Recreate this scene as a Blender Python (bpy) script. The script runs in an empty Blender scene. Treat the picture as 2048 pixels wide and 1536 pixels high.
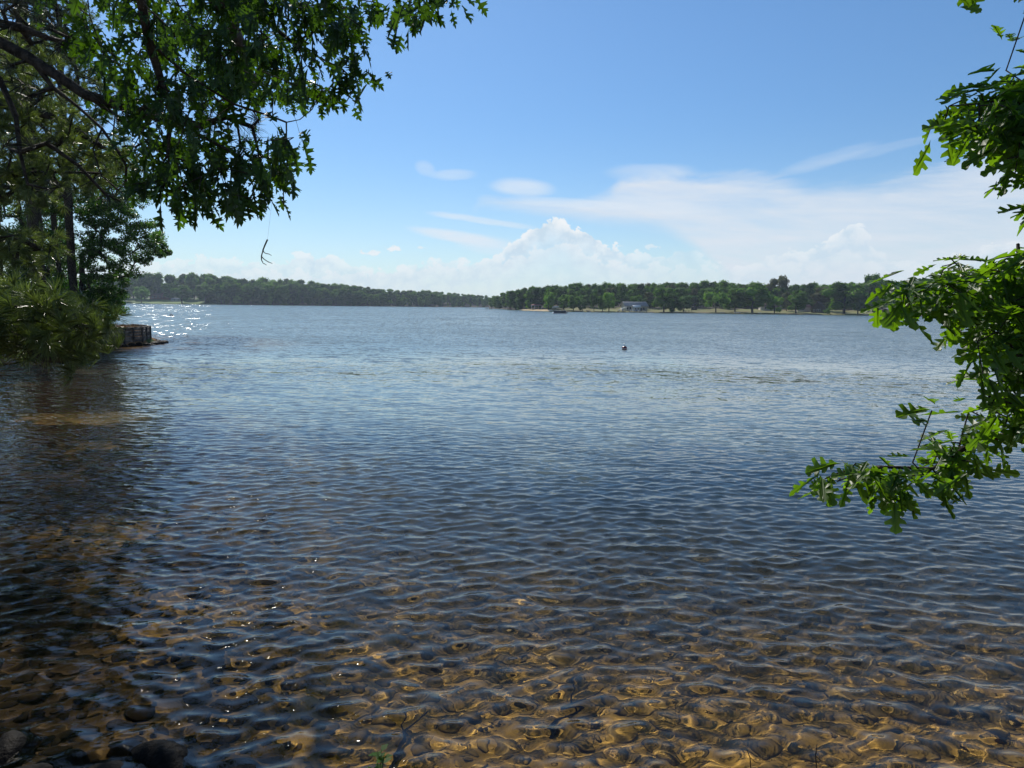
import bpy, math, random
import numpy as np
from math import sin, cos, tan, pi, radians, sqrt, atan2, exp
from mathutils import Vector, Matrix
from mathutils.geometry import tessellate_polygon

sc = bpy.context.scene
COL = sc.collection
rnd = random.Random(7)
rng = np.random.default_rng(7)

# ------------------------------------------------------------------ camera, light, exposure
FPX = 1410.0                      # focal length in pixels of a 2048 wide picture
CAM = Vector((0, 0, 3.0))
cam = bpy.data.objects.new('camera', bpy.data.cameras.new('camera'))
COL.objects.link(cam); sc.camera = cam
cam.data.sensor_width = 36
cam.data.lens = 36 * FPX / 2048
cam.data.clip_start = 0.05
cam.data.clip_end = 9000
CM = Matrix.Rotation(radians(90 - 6.35), 4, 'X') @ Matrix.Rotation(radians(0.72), 4, 'Z')
cam.matrix_world = Matrix.Translation(CAM) @ CM

SUN_AZ, SUN_EL = radians(-22), radians(41)
SUN = Vector((sin(SUN_AZ) * cos(SUN_EL), cos(SUN_AZ) * cos(SUN_EL), sin(SUN_EL)))
sd = bpy.data.lights.new('sun', 'SUN')
sd.energy = 4.6; sd.angle = radians(0.53); sd.color = (1.0, 0.95, 0.86)
sd.cycles.is_caustics_light = True
sun = bpy.data.objects.new('sun', sd); COL.objects.link(sun)
sun.rotation_euler = SUN.to_track_quat('Z', 'Y').to_euler()

sc.view_settings.view_transform = 'Standard'
sc.view_settings.look = 'None'
sc.view_settings.exposure = 0.0
sc.view_settings.gamma = 1.0
sc.view_settings.use_curve_mapping = False
cy = sc.cycles
cy.use_denoising = True
cy.max_bounces = 9; cy.diffuse_bounces = 3; cy.glossy_bounces = 4
cy.transmission_bounces = 7; cy.transparent_max_bounces = 8; cy.volume_bounces = 0
cy.sample_clamp_indirect = 6.0; cy.sample_clamp_direct = 40.0
cy.caustics_reflective = True; cy.caustics_refractive = True
cy.use_light_tree = False


def ray(px, py):
    """direction in the world through pixel (px,py) of the 2048x1536 frame"""
    v = CM.to_3x3() @ Vector(((px - 1024) / FPX, -(py - 768) / FPX, -1))
    return v

def P(px, py, d):
    v = ray(px, py); return CAM + v * (d / v.y)

def W(px, py, z=0.0):
    v = ray(px, py); return CAM + v * ((z - CAM.z) / v.z)

def HOR(px):                       # y pixel of the horizon
    a, b = ray(px, 500), ray(px, 700)
    return 500 + 200 * a.z / (a.z - b.z)

def PX(p):
    v = CM.to_3x3().inverted() @ (Vector(p) - CAM)
    return 1024 + FPX * v.x / -v.z, 768 - FPX * v.y / -v.z

def azel(px, py):
    v = ray(px, py).normalized()
    return math.degrees(atan2(v.x, v.y)), math.degrees(math.asin(v.z))

# ------------------------------------------------------------------ node helpers
class NB:
    def __init__(s, nt): s.nt = nt; s.N = nt.nodes; s.L = nt.links
    def new(s, t, **kw):
        n = s.N.new(t)
        for k, v in kw.items(): setattr(n, k, v)
        return n
    def put(s, inp, v):
        if isinstance(v, bpy.types.NodeSocket): s.L.new(v, inp)
        elif v is not None: inp.default_value = v
    def m(s, op, a, b=None, c=None, clamp=False):
        n = s.new('ShaderNodeMath', operation=op, use_clamp=clamp)
        for i, v in enumerate((a, b, c)):
            if v is not None: s.put(n.inputs[i], v)
        return n.outputs[0]
    def vm(s, op, a, b=None):
        n = s.new('ShaderNodeVectorMath', operation=op)
        s.put(n.inputs[0], a)
        if b is not None: s.put(n.inputs['Scale'] if op == 'SCALE' else n.inputs[1], b)
        return n.outputs[0]
    def mix(s, f, a, b, bt='MIX'):
        n = s.new('ShaderNodeMix', data_type='RGBA', blend_type=bt)
        s.put(n.inputs[0], f); s.put(n.inputs[6], a); s.put(n.inputs[7], b)
        return n.outputs[2]
    def smooth(s, v, lo, hi):
        n = s.new('ShaderNodeMapRange', interpolation_type='SMOOTHSTEP')
        s.put(n.inputs[0], v); s.put(n.inputs[1], lo); s.put(n.inputs[2], hi)
        return n.outputs[0]
    def rangem(s, v, a, b, c, d):
        n = s.new('ShaderNodeMapRange')
        for i, x in enumerate((v, a, b, c, d)): s.put(n.inputs[i], x)
        return n.outputs[0]
    def xyz(s, x, y, z):
        n = s.new('ShaderNodeCombineXYZ')
        for i, v in enumerate((x, y, z)): s.put(n.inputs[i], v)
        return n.outputs[0]
    def sep(s, v):
        n = s.new('ShaderNodeSeparateXYZ'); s.L.new(v, n.inputs[0]); return n.outputs
    def noise(s, vec, scale, detail=4, rough=.55, dist=0.0, out=0):
        n = s.new('ShaderNodeTexNoise')
        if vec is not None: s.L.new(vec, n.inputs['Vector'])
        n.inputs['Scale'].default_value = scale; n.inputs['Detail'].default_value = detail
        n.inputs['Roughness'].default_value = rough; n.inputs['Distortion'].default_value = dist
        return n.outputs[out]
    def curve(s, v, pts):
        n = s.new('ShaderNodeFloatCurve'); c = n.mapping.curves[0]
        pts = sorted(pts)
        while len(c.points) < len(pts): c.points.new(.5, .5)
        for i, (x, y) in enumerate(pts):
            c.points[i].location = (x, y); c.points[i].handle_type = 'AUTO_CLAMPED'
        n.mapping.update(); s.put(n.inputs[1], v); return n.outputs[0]

def mat(name):
    m = bpy.data.materials.new(name); m.use_nodes = True; m.node_tree.nodes.clear()
    b = NB(m.node_tree); b.out = b.new('ShaderNodeOutputMaterial'); return m, b

def simple(name, col, rough=.7, noise_scale=3.0, amt=.35, metallic=0.0, bump=0.0, spec=.4, col2=None):
    m, b = mat(name)
    tc = b.new('ShaderNodeTexCoord').outputs['Object']
    n = b.noise(tc, noise_scale, 6)
    c2 = col2 or tuple(c * (1 - amt) for c in col)
    c1 = tuple(min(1, c * (1 + amt * .5)) for c in col)
    c = b.mix(b.smooth(n, .35, .65), (*c2, 1), (*c1, 1))
    p = b.new('ShaderNodeBsdfPrincipled'); b.put(p.inputs['Base Color'], c)
    p.inputs['Roughness'].default_value = rough; p.inputs['Metallic'].default_value = metallic
    p.inputs['Specular IOR Level'].default_value = spec
    if bump:
        bn = b.new('ShaderNodeBump'); bn.inputs['Distance'].default_value = bump
        b.put(bn.inputs['Height'], b.noise(tc, noise_scale * 4, 6)); b.L.new(bn.outputs[0], p.inputs['Normal'])
    b.L.new(p.outputs[0], b.out.inputs[0]); return m

# ------------------------------------------------------------------ sky
world = bpy.data.worlds.new('World'); sc.world = world; world.use_nodes = True
world.node_tree.nodes.clear()
b = NB(world.node_tree)
skyt = b.new('ShaderNodeTexSky', sky_type='NISHITA', sun_disc=False)
skyt.sun_elevation = SUN_EL; skyt.sun_rotation = SUN_AZ
skyt.air_density = 1.0; skyt.dust_density = 0.15; skyt.ozone_density = 3.2; skyt.altitude = 60
STR = 0.105
dirv = b.new('ShaderNodeTexCoord').outputs['Generated']
dx, dy, dz = b.sep(dirv)
AZ = b.m('MULTIPLY', b.m('ARCTAN2', dx, dy), 57.29578)
EL = b.m('MULTIPLY', b.m('ARCSINE', dz), 57.29578)
# more saturated blue, as the photograph's sky
hs = b.new('ShaderNodeHueSaturation'); hs.inputs['Saturation'].default_value = 1.08
hs.inputs['Value'].default_value = 1.04
b.L.new(skyt.outputs[0], hs.inputs['Color'])
skyc = b.mix(1.0, hs.outputs[0], (0.86, 1.0, 1.08, 1), 'MULTIPLY')
def wc(r, g, bl): return (r / STR, g / STR, bl / STR, 1)
skyc = b.mix(1.0, skyc, b.mix(b.smooth(EL, 24.0, 5.0), (1, 1, 1, 1), (.83, .86, .90, 1)), 'MULTIPLY')
# pale air low over the horizon (the white summer haze), same all the way round
lowf = b.m('POWER', b.m('SUBTRACT', 1.0, b.m('DIVIDE', b.m('ABSOLUTE', EL), 17.0, clamp=True), clamp=True), 3.0)
col = b.mix(b.m('MULTIPLY', lowf, .80), skyc, wc(.70, .81, .86))
dn = b.xyz(b.m('MULTIPLY', AZ, .035), b.m('MULTIPLY', EL, .16), 0.0)
n_str = b.noise(dn, 3.0, 7, .62, .6)                   # stretched, cirrus
n_str2 = b.noise(b.xyz(b.m('MULTIPLY', AZ, .02), b.m('ADD', b.m('MULTIPLY', EL, .12), b.m('MULTIPLY', AZ, .008)), 3.0), 7.0, 6, .6, .3)
nb1 = b.noise(b.xyz(b.m('MULTIPLY', AZ, 1.0), b.m('MULTIPLY', EL, 1.15), 5.0), .75, 9, .60)   # billows
nb2 = b.noise(b.xyz(AZ, EL, 9.0), 2.2, 7, .6)
def nx(px): return (azel(px, 600)[0] + 60) / 120
def curve_px(pts):
    """boundary given as photo pixels -> elevation in degrees as a function of azimuth"""
    q = [((azel(x, y)[0] + 60) / 120, max(0, azel(x, y)[1]) / 25) for x, y in pts]
    return b.m('MULTIPLY', b.curve(b.m('DIVIDE', b.m('ADD', AZ, 60.0), 120.0, clamp=True), q), 25.0)
# cirrus veil on the right
U = curve_px([(0, 600), (900, 560), (960, 398), (1030, 390), (1120, 395), (1200, 385), (1255, 350), (1320, 338), (1420, 345), (1540, 352),
              (1620, 368), (1700, 366), (1800, 355), (1900, 335), (2048, 300), (2500, 250)])
Lo = curve_px([(0, 610), (900, 565), (960, 401), (1030, 409), (1120, 421), (1200, 432), (1300, 446), (1360, 470), (1430, 520), (1520, 580), (2048, 600)])
wob = b.m('MULTIPLY', b.m('SUBTRACT', n_str, .5), 3.4)
u = b.smooth(b.m('SUBTRACT', b.m('ADD', U, wob), EL), -.35, 1.1)
l = b.smooth(b.m('SUBTRACT', EL, b.m('ADD', Lo, b.m('MULTIPLY', wob, .4))), -.9, .5)
patch = b.rangem(n_str2, .3, .7, .52, 1.06)
veil = b.m('MULTIPLY', b.m('MULTIPLY', u, l), b.m('MULTIPLY', patch, .88))
col = b.mix(b.m('MULTIPLY', veil, 1.0, clamp=True), col, wc(.74, .80, .88))
# single streaks: centre px, half sizes in degrees, slope, strength
for (cx, cy_, rx, ry, rot, a) in [(1045, 375, 3.0, .9, -3, .75), (905, 350, 2.2, .55, 3, .40), (850, 335, 1.0, .7, -20, .32),
        (965, 441, 5.0, .35, -6.5, .8), (1150, 408, 6.0, .45, -4, .65), (915, 474, 4.6, .6, -9, .9), (980, 490, 3.4, .9, -6, .5),
        (1300, 410, 6.0, .8, -5, .4), (1760, 300, 6.5, .4, 9, .17), (1650, 320, 4.0, .6, 14, .25), (1300, 345, 4, .8, 0, .4)]:
    a0, e0 = azel(cx, cy_); t = radians(rot)
    x = b.m('SUBTRACT', AZ, a0); y = b.m('SUBTRACT', b.m('ADD', EL, b.m('MULTIPLY', wob, .22)), e0)
    xr = b.m('DIVIDE', b.m('ADD', b.m('MULTIPLY', x, cos(t)), b.m('MULTIPLY', y, sin(t))), rx)
    yr = b.m('DIVIDE', b.m('SUBTRACT', b.m('MULTIPLY', y, cos(t)), b.m('MULTIPLY', x, sin(t))), ry)
    r2 = b.m('ADD', b.m('MULTIPLY', xr, xr), b.m('MULTIPLY', yr, yr))
    f = b.m('MULTIPLY', b.m('SUBTRACT', 1.0, b.smooth(r2, .1, 1.0)), b.m('MULTIPLY', patch, a))
    col = b.mix(f, col, wc(.76, .84, .93))
# low cumulus: silhouettes as elevation over azimuth
WARP = b.noise(b.xyz(AZ, EL, 2.0), 1.3, 4, .6, 0, 1)
def voro(scale, off):
    v = b.new('ShaderNodeTexVoronoi', feature='F1', voronoi_dimensions='2D'); v.inputs['Scale'].default_value = scale
    w = WARP
    b.L.new(b.vm('ADD', b.xyz(b.m('ADD', AZ, off * 3), b.m('MULTIPLY', EL, 1.2), off), b.vm('SCALE', b.vm('SUBTRACT', w, (.5, .5, .5)), .9)), v.inputs['Vector'])
    return b.m('SUBTRACT', .45, v.outputs['Distance'])
vb1, vb2, vb3 = voro(.75, 2.0), voro(1.9, 4.0), voro(4.2, 6.0)
BILL = b.m('ADD', b.m('MULTIPLY', vb1, .9), b.m('ADD', b.m('MULTIPLY', vb2, .42), b.m('MULTIPLY', vb3, .20)))
def cumulus(pts, opac, amp, rimc, inc, fall):
    """opac: list of (px, opacity); fall: degrees below the edge over which the body dissolves in haze"""
    global col
    T = curve_px(pts)
    nn = b.m('ADD', b.m('MULTIPLY', b.m('SUBTRACT', nb1, .5), amp), b.m('MULTIPLY', BILL, amp * .62))
    d = b.m('SUBTRACT', b.m('ADD', T, nn), EL)
    edge = b.smooth(d, 0.0, .12)
    O = b.curve(b.m('DIVIDE', b.m('ADD', AZ, 60.0), 120.0, clamp=True), [(nx(x), o) for x, o in opac])
    body = b.m('SUBTRACT', 1.0, b.smooth(d, .3, fall))
    shade = b.m('MULTIPLY', b.smooth(b.m('SUBTRACT', d, b.m('MULTIPLY', BILL, 1.1)), -.1, .75), b.rangem(BILL, -.25, .35, 1.0, .35))
    cc = b.mix(shade, rimc, inc)
    f = b.m('MULTIPLY', b.m('MULTIPLY', edge, O), b.m('ADD', b.m('MULTIPLY', body, .75), .25))
    col = b.mix(f, col, cc)
cumulus([(0, 540), (280, 530), (380, 520), (430, 514), (480, 525), (560, 520), (600, 512), (630, 508), (680, 522), (760, 538), (830, 530),
         (900, 520), (960, 522), (1000, 510), (1018, 488), (1045, 475), (1065, 455), (1085, 441), (1105, 434), (1130, 445), (1150, 460),
         (1172, 460), (1195, 478), (1225, 490), (1260, 505), (1310, 510), (1350, 502), (1378, 492), (1400, 512), (1480, 530), (1540, 510), (1620, 496),
         (1670, 472), (1705, 450), (1735, 468), (1750, 500), (1830, 520), (1950, 510), (2000, 490), (2100, 500)],
        [(0, .5), (560, .55), (640, .75), (700, .55), (960, .5), (1018, .85), (1100, 1.0), (1200, .9), (1300, .5), (1400, .35), (1550, .4),
         (1690, .7), (1750, .3), (2048, .4)], 1.5, wc(.88, .92, .95), wc(.60, .74, .86), 3.2)
cumulus([(0, 560), (400, 545), (700, 545), (860, 535), (930, 528), (1020, 512), (1080, 500), (1120, 485), (1160, 500), (1220, 525), (1400, 535), (1600, 520), (1680, 500),
         (1760, 530), (2048, 540)], [(0, .35), (1000, .5), (1100, .5), (1180, .5), (1300, .35), (1650, .25), (1750, .25), (2048, .3)], 2.0,
        wc(.84, .885, .93), wc(.68, .785, .87), 2.6)
for (cx, cy_, rx, ry, a) in [(745, 506, 1.3, .35, .8), (788, 497, .9, .35, .9), (843, 496, .6, .18, .55), (1305, 493, 1.0, .3, .5)]:
    a0, e0 = azel(cx, cy_)
    xr = b.m('DIVIDE', b.m('SUBTRACT', AZ, a0), rx); yr = b.m('DIVIDE', b.m('SUBTRACT', EL, e0), ry)
    r2 = b.m('SQRT', b.m('ADD', b.m('MULTIPLY', xr, xr), b.m('MULTIPLY', yr, yr)))
    f = b.m('MULTIPLY', b.smooth(b.m('SUBTRACT', b.m('ADD', .62, b.m('MULTIPLY', b.m('SUBTRACT', nb2, .5), 2.6)), r2), 0., .25), a)
    col = b.mix(f, col, wc(.86, .90, .94))
bg = b.new('ShaderNodeBackground'); bg.inputs[1].default_value = STR
b.L.new(col, bg.inputs[0])
wo = b.new('ShaderNodeOutputWorld'); b.L.new(bg.outputs[0], wo.inputs[0])

# ------------------------------------------------------------------ object helpers
def tag(o, label=None, cat=None, group=None, kind=None):
    if label: o['label'] = label
    if cat: o['category'] = cat
    if group: o['group'] = group
    if kind: o['kind'] = kind
    return o

def link(name, me, m=None, parent=None, loc=None):
    if m is not None and len(me.materials) == 0: me.materials.append(m)
    o = bpy.data.objects.new(name, me); COL.objects.link(o)
    if parent is not None: o.parent = parent
    if loc is not None: o.location = loc
    return o

def thing(name, label, cat, loc=(0, 0, 0), rz=0.0, group=None):
    o = bpy.data.objects.new(name, None); COL.objects.link(o)
    o.location = loc; o.rotation_euler = (0, 0, rz); o.empty_display_size = .2
    return tag(o, label, cat, group)

class MB:
    """collects polygons, builds one mesh"""
    def __init__(s): s.v = []; s.f = []; s.n = 0
    def add(s, v, f):
        v = np.asarray(v, dtype=float).reshape(-1, 3)
        s.v.append(v); s.f.extend([tuple(int(i) + s.n for i in q) for q in f]); s.n += len(v); return s
    def box(s, x0, x1, y0, y1, z0, z1, M=None):
        v = [(x, y, z) for z in (z0, z1) for y in (y0, y1) for x in (x0, x1)]
        if M is not None: v = [tuple(M @ Vector(p)) for p in v]
        s.add(v, [(0, 2, 3, 1), (4, 5, 7, 6), (0, 1, 5, 4), (2, 6, 7, 3), (0, 4, 6, 2), (1, 3, 7, 5)]); return s
    def tube(s, pts, rad, n=6, cap=True):
        pts = [Vector(p) for p in pts]
        if not hasattr(rad, '__len__'): rad = [rad] * len(pts)
        vs = []
        for i, p in enumerate(pts):
            t = (pts[min(i + 1, len(pts) - 1)] - pts[max(i - 1, 0)])
            t = t.normalized() if t.length > 1e-9 else Vector((0, 0, 1))
            a = t.cross(Vector((0.31, .17, .93))); a = a.normalized() if a.length > 1e-4 else Vector((1, 0, 0))
            c = t.cross(a)
            for k in range(n):
                an = 2 * pi * k / n
                vs.append(tuple(p + (a * cos(an) + c * sin(an)) * rad[i]))
        fs = [(i * n + k, i * n + (k + 1) % n, (i + 1) * n + (k + 1) % n, (i + 1) * n + k) for i in range(len(pts) - 1) for k in range(n)]
        if cap: fs += [tuple(range(n))[::-1], tuple((len(pts) - 1) * n + k for k in range(n))]
        s.add(vs, fs); return s
    def mesh(s, name, smooth=False):
        me = bpy.data.meshes.new(name)
        v = np.concatenate(s.v) if s.v else np.zeros((0, 3))
        me.vertices.add(len(v)); me.vertices.foreach_set('co', v.ravel())
        tot = np.array([len(q) for q in s.f]); st = np.concatenate([[0], np.cumsum(tot)[:-1]])
        me.loops.add(int(tot.sum())); me.loops.foreach_set('vertex_index', np.array([i for q in s.f for i in q], dtype=np.int32))
        me.polygons.add(len(s.f)); me.polygons.foreach_set('loop_start', st.astype(np.int32)); me.polygons.foreach_set('loop_total', tot.astype(np.int32))
        me.update(calc_edges=True); me.validate()
        if smooth: me.shade_smooth()
        return me
    def build(s, name, m, parent=None, smooth=False, loc=None):
        return link(name, s.mesh(name, smooth), m, parent, loc)

def np_mesh(name, V, F, smooth=False):
    """V (n,3), F (m,k) arrays"""
    me = bpy.data.meshes.new(name); F = np.asarray(F, dtype=np.int32); k = F.shape[1]
    me.vertices.add(len(V)); me.vertices.foreach_set('co', np.asarray(V, dtype=np.float32).ravel())
    me.loops.add(F.size); me.loops.foreach_set('vertex_index', F.ravel())
    me.polygons.add(len(F)); me.polygons.foreach_set('loop_start', np.arange(0, F.size, k, dtype=np.int32))
    me.polygons.foreach_set('loop_total', np.full(len(F), k, dtype=np.int32))
    me.update(calc_edges=True)
    if smooth: me.shade_smooth()
    return me

def grid_faces(nr, nc):
    I = np.arange(nr * nc).reshape(nr, nc)
    return np.stack([I[:-1, :-1], I[:-1, 1:], I[1:, 1:], I[1:, :-1]], -1).reshape(-1, 4)

def vnoise(x, y, seed, oct=4, f=1.0):
    """cheap smooth value noise for arrays"""
    r = np.random.default_rng(seed); T = r.random((64, 64)); o = 0; a = 1.0; s = 0
    for _ in range(oct):
        X = x * f; Y = y * f; xi = np.floor(X).astype(int); yi = np.floor(Y).astype(int); fx = X - xi; fy = Y - yi
        fx = fx * fx * (3 - 2 * fx); fy = fy * fy * (3 - 2 * fy)
        g = lambda i, j: T[(xi + i) % 64, (yi + j) % 64]
        o = o + a * ((g(0, 0) * (1 - fx) + g(1, 0) * fx) * (1 - fy) + (g(0, 1) * (1 - fx) + g(1, 1) * fx) * fy - .5); s += a
        a *= .5; f *= 2.07
    return o / s * 2

def rand_rot(r=rng, n=1):
    q = r.normal(size=(n, 4)); q /= np.linalg.norm(q, axis=1)[:, None]
    w, x, y, z = q.T
    return np.stack([np.stack([1 - 2 * (y * y + z * z), 2 * (x * y - z * w), 2 * (x * z + y * w)], -1),
                     np.stack([2 * (x * y + z * w), 1 - 2 * (x * x + z * z), 2 * (y * z - x * w)], -1),
                     np.stack([2 * (x * z - y * w), 2 * (y * z + x * w), 1 - 2 * (x * x + y * y)], -1)], 1)

# ------------------------------------------------------------------ materials
def foliage(name, c1, c2, transl=.35, gloss=.25, rough=.5, tr=None, vary=.35, pos_scale=.6, haze=0):
    """leaf material: diffuse + translucent + a waxy gloss; colour varies per object, per clump and per leaf"""
    m, b = mat(name)
    oi = b.new('ShaderNodeObjectInfo').outputs['Random']
    geo = b.new('ShaderNodeNewGeometry')
    n1 = b.noise(geo.outputs['Position'], pos_scale, 3)
    rpi = geo.outputs['Random Per Island']
    f = b.m('ADD', b.m('MULTIPLY', oi, .45), b.m('ADD', b.m('MULTIPLY', b.smooth(n1, .3, .7), .30), b.m('MULTIPLY', rpi, .25)))
    c = b.mix(f, (*c1, 1), (*c2, 1))
    val = b.m('ADD', 1 - vary * .5, b.m('MULTIPLY', rpi, vary))
    c = b.mix(1.0, c, b.xyz(val, val, val), 'MULTIPLY')
    p = b.new('ShaderNodeBsdfPrincipled'); b.put(p.inputs['Base Color'], c)
    p.inputs['Roughness'].default_value = rough; p.inputs['Specular IOR Level'].default_value = gloss
    t = b.new('ShaderNodeBsdfTranslucent')
    tc = b.mix(1.0, c, (*(tr or (1.5, 1.9, .6)), 1), 'MULTIPLY'); b.put(t.inputs[0], tc)
    mx = b.new('ShaderNodeMixShader'); mx.inputs[0].default_value = transl
    b.L.new(p.outputs[0], mx.inputs[1]); b.L.new(t.outputs[0], mx.inputs[2]); b.L.new(mx.outputs[0], b.out.inputs[0])
    return m

M = {}
M['far_leaf'] = foliage('far_leaf', (.058, .110, .026), (.12, .195, .042), .50, .1, .7, vary=.7, pos_scale=.08)
M['far_dark'] = foliage('far_dark', (.040, .080, .026), (.075, .130, .038), .42, .1, .7, vary=.7, pos_scale=.08)
M['far_bright'] = foliage('far_bright', (.11, .20, .030), (.17, .27, .045), .5, .1, .7, vary=.6, pos_scale=.08)
M['far_brown'] = foliage('far_brown', (.085, .10, .040), (.13, .115, .065), .2, .1, .7, vary=.6, pos_scale=.08)
M['far_pine'] = foliage('far_pine', (.040, .072, .030), (.075, .11, .045), .28, .1, .7, vary=.8, pos_scale=.1)
M['oak'] = foliage('oak_leaf', (.018, .036, .010), (.034, .064, .014), .42, .4, .42, (3.2, 3.8, .35), vary=.35, pos_scale=1.2)
M['white_oak'] = foliage('white_oak_leaf', (.038, .082, .018), (.070, .130, .024), .52, .45, .42, (3.5, 3.6, .35), vary=.35, pos_scale=1.5)
M['mid_leaf'] = foliage('mid_leaf', (.036, .075, .020), (.075, .130, .028), .45, .35, .42, (1.4, 2.0, .4), vary=.8, pos_scale=.5)
M['shrub_leaf'] = foliage('shrub_leaf', (.050, .110, .018), (.085, .160, .025), .45, .3, .45, (1.4, 2.0, .4), vary=.7, pos_scale=.6)
M['needle'] = foliage('pine_needle', (.085, .112, .036), (.165, .185, .068), .35, .5, .35, (1.3, 1.6, .5), vary=.7, pos_scale=1.0)
M['needle_dry'] = foliage('thin_needle', (.030, .035, .030), (.050, .050, .040), .15, .3, .45, (1.2, 1.2, .7), vary=.6, pos_scale=1.0)
M['bark'] = simple('bark', (.060, .048, .038), .9, 14, .6, bump=.02, spec=.2)
M['twig'] = simple('twig_bark', (.045, .034, .028), .8, 20, .5, spec=.2)
M['green_twig'] = simple('green_twig', (.09, .10, .04), .7, 20, .4, spec=.3)
M['far_bark'] = simple('far_bark', (.075, .065, .055), .9, 1, .5)
M['rock'] = simple('wet_rock', (.013, .010, .007), .6, 3.5, .6, bump=.03, spec=.05, col2=(.006, .005, .004))
M['timber'] = simple('weathered_timber', (.16, .135, .112), .85, 3, .6, bump=.01)
M['timber_dark'] = simple('dark_timber', (.060, .050, .045), .85, 3, .5, bump=.01)
M['white'] = simple('white_paint', (.78, .78, .76), .5, 2, .08)
M['cream'] = simple('cream_siding', (.58, .53, .46), .7, 2, .15)
M['grey_roof'] = simple('grey_shingle', (.36, .34, .33), .8, 1.5, .25)
M['brown_roof'] = simple('brown_shingle', (.30, .18, .14), .8, 1.5, .25)
M['cottage_roof'] = simple('cottage_shingle', (.17, .12, .11), .85, 1.5, .3)
M['brick'] = simple('brick_wall', (.20, .085, .060), .85, 2, .3)
M['blue_sid'] = simple('grey_blue_siding', (.34, .38, .40), .7, 2, .15)
M['glass_dark'] = simple('window_glass', (.03, .035, .045), .1, 1, .2, spec=.6)
M['red_roof'] = simple('red_roof', (.32, .10, .08), .7, 1, .25)
M['alu'] = simple('aluminium', (.55, .56, .58), .35, 2, .15, metallic=.8)
M['dark_vinyl'] = simple('dark_vinyl', (.03, .035, .05), .5, 2, .3)
M['tan'] = simple('tan_upholstery', (.42, .36, .28), .6, 2, .2)
M['buoy'] = simple('buoy_red', (.16, .012, .014), .3, 6, .3, spec=.5)
M['blue'] = simple('blue_plastic', (.05, .12, .30), .5, 2, .2)
M['skin'] = simple('skin', (.45, .28, .2), .6, 4, .1)
M['cloth'] = simple('swimwear', (.10, .05, .10), .8, 4, .3)

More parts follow.
